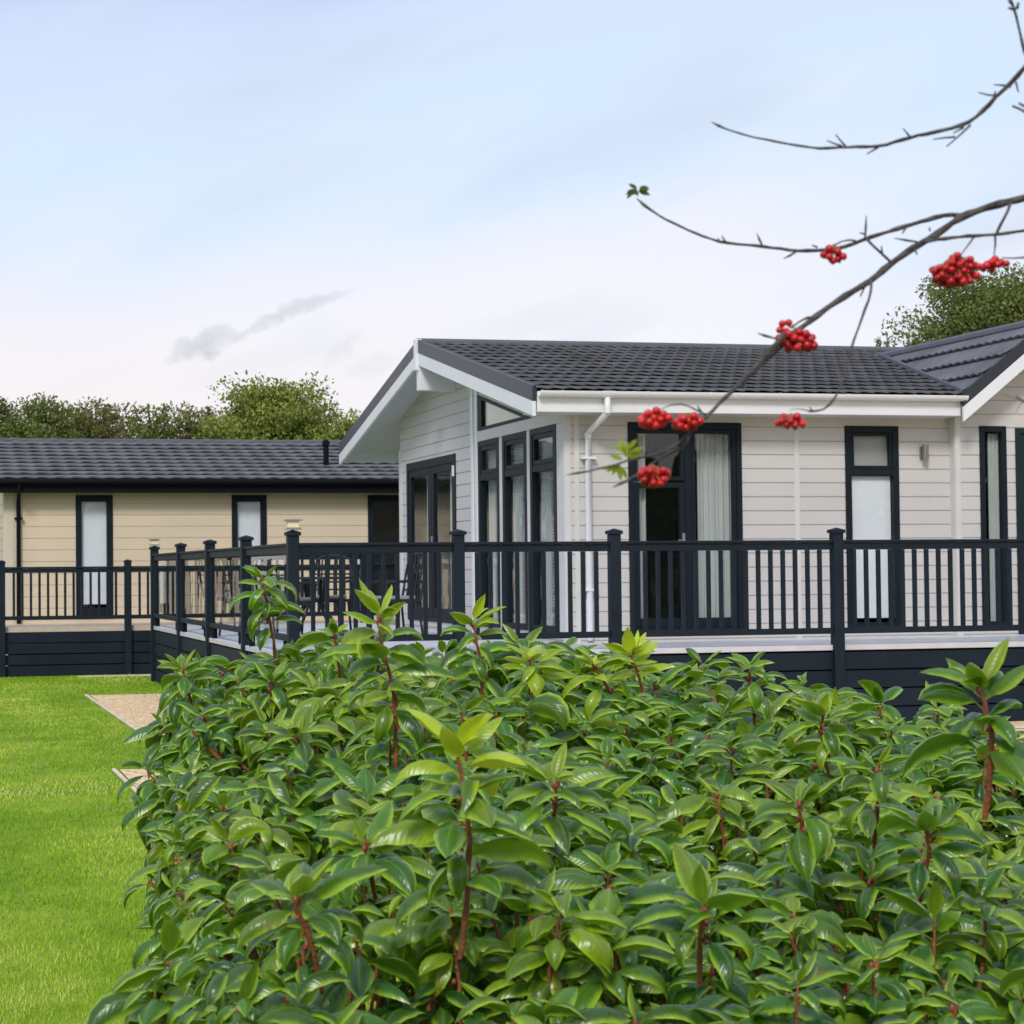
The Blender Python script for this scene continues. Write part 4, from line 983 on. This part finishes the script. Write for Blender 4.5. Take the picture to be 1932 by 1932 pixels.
while y < 5.75:
    x = .0
    while x < 4.2:
        xx, yy = x+random.uniform(-.5, .5)*sp, y+random.uniform(-.5, .5)*sp
        px, d = pxd(xx, yy)
        if px > 345 and px < 2230 and d < 5.45:
            z = ztop(px, d)
            edge = max(0, (px-345)*d/F); 
            if edge < .16: z -= (.16-edge)**1.5*1.2
            back = max(0, d-5.15); z -= back*.9
            z += .045*mnoise.noise(Vector((xx*3.1, yy*3.1, 0)))*1.4
            out_ = max(0, 1-edge/.2)*.7
            ax = Vector((random.gauss(0, .16)-out_, random.gauss(0, .16)+(.5 if back > 0 else 0), 1))
            h = random.uniform(.09, .17); u_ = random.random()
            dz_ = random.uniform(-.10, -.015) if u_ < .55 else random.uniform(-.03, .035)
            lime = .30*max(0, mnoise.noise(Vector((xx*2.2+9, yy*2.2, 3)))*2.2-.15)
            lg = random.uniform(.10, .138)
            shoot((xx, yy, z-h+dz_), ax, h, random.randint(10, 15), lg, youth=lime, droop=random.uniform(.9, 1.25), r0=.0026, bud=random.random() < .5)
            if random.random() < .8:      # inner, lower leaves
                shoot((xx+random.uniform(-.04, .04), yy+random.uniform(-.04, .04), z-h-.12), (random.gauss(0, .3), random.gauss(0, .3), 1), .12, 7, .09, stem=random.random() < .4, bud=None)
            if random.random() < .8: shoot((xx+random.uniform(-.05, .05), yy+random.uniform(-.05, .05), z-h-.26), (random.gauss(0, .3), random.gauss(0, .3), 1), .12, 7, .10, stem=False, bud=None)
        x += sp
    y += sp
# left face of the hedge
s = 1.9
while s < 5.4:
    zt = ztop(330, s)
    z = .12
    while z < zt-.04:
        hgt = z/zt; bulge = .07*math.sin(math.pi*min(1, hgt*.95+.1))+.05*(mnoise.noise(Vector((s*2.5, z*3, 5))))
        dd = s+random.uniform(-.04, .04); p = Vector((0, 0, 0))
        r_ = ray(352, 1075); p = Vector((r_.x*dd, r_.y*dd, z+random.uniform(-.03, .03))) - Vector((rt0.x, rt0.y, 0))*(bulge-.09)
        ax = Vector((-rt0.x, -rt0.y, .55+.5*hgt))+Vector((random.gauss(0, .2), random.gauss(0, .2), random.gauss(0, .15)))
        shoot(p, ax, random.uniform(.08, .13), random.randint(7, 9), random.uniform(.075, .10), stem=random.random() < .2, bud=False, droop=1.2)
        z += .085
    s += .085
# back face
s = 300
while s < 2200:
    for zr in (.12, .25, .4, .55, .7, .85):
        z = ztop(s, 5.2)-zr; r_ = ray(s, 1075); d = 5.35+zr*.1
        shoot((r_.x*d, r_.y*d, z-.1), (fw.x*.7, fw.y*.7, .6), .1, 7, .085, stem=False, bud=False)
    s += 60
# the tall shoots that stand out of the hedge (base, tip in the picture, distance)
def tall(x0, y0, x1, y1, d, nl, L_, youth=0, tipyouth=0, droop=1.0, r0=.0031):
    a, b_ = P(x0, y0, d), P(x1, y1, d-.03)
    shoot(a, b_-a, (b_-a).length, int(nl*1.5), L_*1.12, youth, low=.12, tipyouth=tipyouth, droop=droop, r0=r0)
tall(512, 1205, 497, 1095, 4.75, 13, .105, .05, 0, 1.1)
tall(742, 1400, 716, 1165, 3.75, 17, .115, .04, .35, .95)
tall(908, 1310, 893, 1175, 4.3, 13, .098, .06, .45, .95)
tall(872, 1740, 872, 1420, 2.65, 19, .118, .08, .85, .95, .0036)
tall(590, 1810, 558, 1700, 2.45, 9, .105, .05, 0, 1.0, .0034)
tall(1858, 1480, 1854, 1300, 2.7, 12, .115, 0, .1, .9, .0036)
tall(362, 1345, 345, 1265, 4.8, 11, .10, .05, 0, 1.1)
tall(1508, 1600, 1508, 1520, 3.1, 9, .10, .1)
tall(1325, 1800, 1328, 1720, 2.5, 8, .105, 0)
tall(1652, 1560, 1655, 1450, 3.2, 9, .10, .05)
tall(1205, 1290, 1190, 1235, 4.6, 10, .085, .7, .6, .5)
tall(1010, 1300, 1000, 1245, 4.5, 10, .10, .55, .4, .9)
tall(1160, 1320, 1120, 1260, 4.5, 9, .10, .5, .2, .9)
tall(1420, 1330, 1412, 1262, 4.4, 9, .095, .1)
tall(640, 1270, 632, 1200, 4.6, 9, .095, .15)
tall(1560, 1420, 1552, 1350, 3.7, 9, .10, .1, .1)
tall(1040, 1560, 1046, 1480, 3.1, 9, .105, .1, .2)
tall(430, 1600, 418, 1530, 3.5, 9, .10, .05)
tall(1740, 1650, 1748, 1570, 2.9, 8, .10, .0)
tall(700, 1650, 690, 1600, 2.9, 8, .10, .05); tall(515, 1330, 512, 1290, 4.4, 9, .09, 0); tall(570, 1430, 560, 1390, 3.9, 9, .10, .1)
leaves_mesh('foliage', np.array(B), np.array(PHI), np.array(E0), np.array(K_), np.array(LEN), np.array(WID), np.array(YO), HL, hedge)
# woody frame inside the hedge
for k in range(60):
    x, y = random.uniform(.4, 3.0), random.uniform(1.6, 5.3); px, d = pxd(x, y)
    if px < 420: continue
    z = ztop(px, d)-.15
    stems.tube([(x+random.uniform(-.1, .1), y+random.uniform(-.1, .1), 0), (x, y, z*.5), (x+random.uniform(-.15, .15), y+random.uniform(-.15, .15), z)], [.014, .010, .004], 6, cap=False)
stems.build('stems', 'stem', hedge, smooth=True, fix=False)
buds.build('buds', 'bud', hedge, smooth=True, fix=False)
plane_obj('hedge_bed', [(-.1, 1.0), (4.5, 1.0), (4.5, 5.6), (.35, 5.6)], .005, 'soil')

# ------------------------------------------------------------ rowan tree at the right
row = thing('rowan_tree', 'nearly bare grey rowan with clusters of red berries reaching in from the right', 'tree', (3.1, 1.3, 0))
def Q4(x, y): return ((2300+x*1540/1932)/1.9876, (600+y*1540/1932)/1.9876)
def Q6(x, y): return ((2100+x*1100/1932)/1.9876, (1200+y*1100/1932)/1.9876)
def Q5(x, y): return ((2600+x*1240/1932)/1.9876, (y*1240/1932)/1.9876)
def Q3(x, y): return ((2940+x*900/1932)/1.9876, (1200+y*900/1932)/1.9876)
BR = MB()
def branch(pts, Q, w0, w1, d0, d1, tip=False, jit=.6):
    """pts in a picture crop; w in pixels (full thickness); depth d0..d1 along the branch"""
    V_ = [Q(*p) if Q else p for p in pts]; out_ = []; n = len(V_)
    for i in range(n-1):
        a, b_ = V_[i], V_[i+1]; m_ = max(1, int(math.hypot(b_[0]-a[0], b_[1]-a[1])/14))
        for k in range(m_):
            f = k/m_; out_.append((a[0]+(b_[0]-a[0])*f, a[1]+(b_[1]-a[1])*f))
    out_.append(V_[-1]); m_ = len(out_)
    # light smoothing
    for _ in range(2):
        out_ = [out_[0]]+[((out_[i-1][0]+2*out_[i][0]+out_[i+1][0])/4, (out_[i-1][1]+2*out_[i][1]+out_[i+1][1])/4) for i in range(1, m_-1)]+[out_[-1]]
    P3, rr_ = [], []
    for i, (x, y) in enumerate(out_):
        f = i/max(1, m_-1); d = d0+(d1-d0)*f
        wv_ = (w0+(w1-w0)*f)*(1+.10*math.sin(i*1.9)+.08*math.sin(i*4.7))
        if i % 5 == 3: wv_ *= 1.16
        if tip and i >= m_-3: wv_ = w1*(1.9 if i == m_-2 else 1.3 if i == m_-3 else .5)
        P3.append(P(x+random.uniform(-jit, jit), y+random.uniform(-jit, jit), d)); rr_.append(wv_/2/F*d)
    BR.tube(P3, rr_, 8)
trunk_top = Vector((3.1, 1.3, 2.35))
D0, D1 = 2.05, 1.9
branch([(1932, 180), (1860, 195), (1740, 230), (1640, 262), (1590, 300), (1530, 345), (1440, 395), (1300, 490), (1210, 570), (1090, 640), (960, 730), (820, 840), (700, 955), (650, 1004)], Q4, 14, 10, D0, 1.95)
branch([(1480, 85), (1440, 140), (1230, 370), (1090, 510), (960, 640), (850, 755), (740, 845), (660, 885), (480, 915), (340, 960), (200, 995), (110, 1012), (45, 1018)], Q6, 10, 2.6, 1.95, 1.88, tip=True)
branch([(855, 750), (858, 800), (820, 845), (740, 870), (660, 900), (560, 985), (450, 1060), (350, 1100)], Q6, 6, 3.2, 1.925, 1.88, tip=True)
branch([(820, 840), (740, 850), (700, 880)], Q6, 6, 4, 1.92, 1.9)
branch([(1640, 262), (1590, 250), (1480, 280), (1370, 315), (1210, 360), (1130, 400), (1000, 425), (870, 430), (700, 405), (550, 395), (490, 385), (350, 330), (180, 245), (110, 180)], Q4, 9, 3.6, 2.03, 2.1, tip=True)
T4 = [[(1185, 370), (1190, 310), (1190, 260)], [(1185, 365), (1250, 430), (1300, 475)], [(1265, 440), (1262, 405)], [(700, 402), (685, 375), (675, 345)], [(530, 388), (510, 358)], [(495, 380), (495, 368)],
      [(860, 432), (830, 455), (800, 465)], [(960, 412), (935, 400)], [(1375, 320), (1360, 345)], [(1430, 385), (1380, 378), (1320, 368)], [(1490, 335), (1486, 316)], [(1415, 412), (1430, 446)], [(1190, 580), (1162, 642)],
      [(835, 790), (880, 760), (915, 725), (945, 735)], [(1185, 350), (1160, 342)], [(1140, 380), (1110, 365), (1080, 378), (1040, 400)]]
for t_ in T4: branch(t_, Q4, 4.2, 2.6, 2.0, 2.0, tip=len(t_) > 2 and t_[0][0] != 1140, jit=.2)
branch([(1300, 475), (1250, 430), (1185, 365)], Q4, 5, 5, 2.0, 2.04)
branch([(1990, 325), (1932, 330), (1820, 350), (1700, 355), (1560, 370), (1450, 385)], Q4, 5.5, 7, 2.0, 2.0)
branch([(1870, 205), (1840, 270), (1800, 350)], Q4, 6, 5, 2.04, 2.0)
branch([(1795, 355), (1805, 395), (1790, 430), (1790, 470)], Q4, 5, 1.6, 2.0, 2.0)
branch([(1700, 360), (1660, 400), (1625, 460)], Q4, 4, 1.6, 2.0, 2.0)
branch([(1990, 450), (1932, 457), (1890, 470), (1830, 462)], Q4, 5, 2, 2.0, 2.0); branch([(1990, 500), (1932, 520), (1830, 550), (1740, 600)], Q4, 4, 1.4, 2.1, 2.1)
branch([(1215, 570), (1217, 620), (1170, 740), (1120, 880), (1085, 1004)], Q4, 5.5, 3.6, 1.97, 1.93)
branch([(1932, 150), (1840, 470), (1750, 605), (1690, 605), (1640, 600)], Q6, 3.6, 4.2, 1.93, 1.9); branch([(1640, 600), (1580, 580), (1545, 578), (1515, 595)], Q6, 2.2, 1.2, 1.9, 1.9)
branch([(1665, 603), (1640, 572)], Q6, 4, 2, 1.9, 1.9)
branch([(1460, 140), (1400, 115), (1300, 88)], Q6, 5, 3, 1.95, 1.95, tip=True)
branch([(965, 630), (900, 592), (800, 540), (720, 545), (660, 590)], Q6, 4, 1.6, 1.93, 1.9); branch([(930, 605), (905, 568)], Q6, 5, 2.4, 1.92, 1.92)
branch([(1190, 450), (1215, 425), (1235, 385)], Q6, 5, 3, 1.94, 1.94); branch([(640, 860), (590, 810)], Q6, 1.4, .8, 1.9, 1.9)
branch([(1990, 330), (1932, 400), (1850, 490), (1760, 570), (1660, 690), (1560, 740), (1400, 775), (1270, 800), (1080, 860), (900, 858), (740, 870), (600, 850), (320, 795), (150, 740), (105, 715)], Q5, 9, 2.8, 1.85, 2.0, tip=True)
for t_ in ([(1620, 730), (1560, 790), (1480, 855)], [(1530, 800), (1450, 800), (1400, 815)], [(890, 855), (860, 820), (830, 785)], [(870, 855), (780, 822)], [(1080, 860), (1015, 900)], [(1265, 798), (1225, 750)], [(1770, 560), (1720, 565), (1665, 540)], [(1760, 555), (1765, 530)], [(1830, 500), (1755, 495)], [(1885, 480), (1900, 540)], [(1860, 480), (1850, 515)], [(1580, 745), (1520, 778)]):
    branch(t_, Q5, 4.5, 2.2, 1.93, 1.93, jit=.2)
for t_ in ([(1990, 420), (1932, 300), (1900, 150), (1870, 30), (1850, -20)], [(1885, 60), (1840, 45)], [(1890, 50), (1900, 15)], [(1865, 25), (1840, 0)], [(1990, 680), (1932, 650), (1900, 630), (1865, 620)], [(1990, 640), (1932, 625), (1900, 603)]):
    branch(t_, Q5, 7, 4, 1.86, 1.86, jit=.3)
branch([(1990, 690), (1932, 668), (1900, 640), (1870, 612)], Q3, 4, 3, 1.9, 1.9); branch([(1920, 650), (1840, 640), (1750, 595)], Q3, 2, 1, 1.9, 1.9); branch([(1990, 560), (1930, 660), (1880, 690), (1865, 745)], Q3, 2, 1, 1.9, 1.9)
# limbs outside the picture that carry these branches back to the trunk
def limb(p, r0, mid=(0,0,.12)):
    a = Vector(p); c0 = trunk_top; m_ = a.lerp(c0, .5)+Vector(mid)
    BR.tube([a, a.lerp(m_, .5)+Vector((0,0,.03)), m_, c0+Vector((0,0,.1))], [r0, r0*1.6, r0*2.6, r0*4], 8)
limb(P(*Q4(1932, 180), D0), .0038); limb(P(*Q4(1990, 325), 2.0), .0018); limb(P(*Q4(1990, 450), 2.0), .0016); limb(P(*Q4(1990, 500), 2.1), .0014)
limb(P(*Q5(1990, 330), 1.85), .0026, (0, 0, .25)); limb(P(*Q5(1990, 420), 1.86), .002, (0, 0, .2)); limb(P(*Q5(1990, 680), 1.86), .002, (0, 0, .1)); limb(P(*Q5(1990, 640), 1.86), .002, (0, 0, .15)); limb(P(*Q3(1990, 690), 1.9), .0012); limb(P(*Q3(1990, 560), 1.9), .001)
BR.build('branches', 'bark', row, smooth=True, fix=False)
MB().tube([(3.12, 1.28, 0), (3.08, 1.32, .8), (3.12, 1.3, 1.6), tuple(trunk_top), (3.05, 1.35, 3.2), (3.15, 1.2, 4.2)], [.085, .07, .062, .055, .035, .008], 14).build('trunk', 'bark', row, smooth=True)
def cluster(Q, x0, y0, x1, y1, d, n, shape='dome', extra=()):
    ax_, ay = Q(x0, y0); bx_, by = Q(x1, y1); cx_, cy_ = (ax_+bx_)/2, (ay+by)/2; w_, h_ = abs(bx_-ax_)/2, abs(by-ay)/2
    mb = MB(); st = MB(); r0 = .0038; placed = []
    tries = 0
    while len(placed) < n and tries < 4000:
        tries += 1
        a, b_ = random.uniform(-1, 1), random.uniform(-1, 1)
        if a*a+b_*b_ > 1 or mnoise.noise(Vector((a*2.2+x0, b_*2.2, 1.5))) < -.22: continue
        c_ = random.uniform(-1, 1)*.55*w_/F*d
        p = P(cx_+a*(w_-3), cy_+b_*max(3, h_-4)-(.18*h_*(1-a*a) if shape == 'dome' else 0), d)+fw*c_
        if all((p-q).length > r0*1.66 for q in placed): placed.append(p)
    for a in extra: placed.append(P(*Q(*a), d))
    for p in placed:
        r_ = r0*random.uniform(.85, 1.12); mb.ball(p, r_, 12, 8, .95)
    o = mb.build('berry_cluster', 'berry', row, smooth=True, fix=False)
    root = P(cx_, cy_-h_*1.15, d)
    for p in placed:
        m_ = p.lerp(root, .5)+Vector((0, 0, -.002)); st.tube([root, m_, p+Vector((0, 0, r0*.8))], [.0007, .0005, .0005], 4, cap=False)
    st.build('stalks', 'stalk', o, fix=False)
    cal = MB()
    for p in placed: cal.ball(p+Vector((random.gauss(0, .0012), -.001, -r0*.95)), .0009, 5, 3)
    cal.build('calyx', 'calyx', o, fix=False)
MT['stalk'] = mat('berry_stalk', (.32, .22, .06), .6, .3, .3, 60)
cluster(Q6, 520, 595, 728, 728, 1.9, 46); cluster(Q6, 748, 622, 938, 738, 1.9, 32); cluster(Q6, 505, 965, 722, 1098, 1.88, 60, 'oval')
cluster(Q6, 1430, 622, 1608, 722, 1.9, 26); cluster(Q4, 985, 402, 1088, 490, 2.0, 18, 'oval'); cluster(Q4, 1505, 445, 1718, 597, 1.98, 62, 'oval')
cluster(Q4, 1728, 462, 1852, 528, 2.0, 26); cluster(Q4, 768, 800, 972, 905, 1.97, 36, 'oval', extra=((795, 770), (825, 765), (782, 800), (812, 803)))
# leaflets still on the rowan
RL = leaf_mat('rowan_leaf', (.22, .30, .02), (.34, .42, .03), (.48, .52, .06), (.6, .7, .05), attr='none')
def leaflets(Q, pts, d, L_, m_=RL, name='leaf'):
    mb = MB()
    for (x, y, a) in pts:
        c0 = P(*Q(x, y), d); D_ = rt*math.cos(a)+up*math.sin(a); Dn = rt*-math.sin(a)+up*math.cos(a)
        fwd = fw*random.uniform(-.5, .5); n_ = len(mb.v)
        prof = [(0, .02), (.2, .13), (.45, .18), (.7, .14), (1, .0)]
        for t_, w_ in prof:
            for s_ in (-1, 0, 1):
                mb.v.append(tuple(c0+(D_+fwd)*L_*t_+Dn*L_*w_*s_+fw*(.15*abs(s_)*w_*L_)+up*(-.15*t_*t_*L_)))
        for i in range(4):
            for j in range(2):
                q_ = n_+i*3+j; mb.f.append((q_, q_+1, q_+4, q_+3))
    return mb.build(name, m_, row, smooth=True, fix=False)
leaflets(Q6, [(440, 905, 1.9), (430, 880, 1.3), (420, 870, 2.4), (445, 870, .1), (410, 920, 2.6), (440, 900, .3), (400, 940, 4.0), (385, 950, 3.6), (380, 960, 5.0), (395, 965, 5.4), (370, 965, 3.2), (460, 860, 5.6), (470, 870, .5), (455, 850, 1.0), (415, 850, 1.7)], 1.895, .0135)
leaflets(Q4, [(116, 170, 1.9), (118, 150, 3.3), (114, 145, 3.05), (118, 148, -.15), (118, 142, .15), (105, 138, 3.5), (128, 138, -.5), (112, 135, 2.6), (122, 132, .3), (100, 140, 3.9)], 2.1, .0115, LM['olive'])
print('leaves', len(B), 'objects', len(bpy.data.objects))
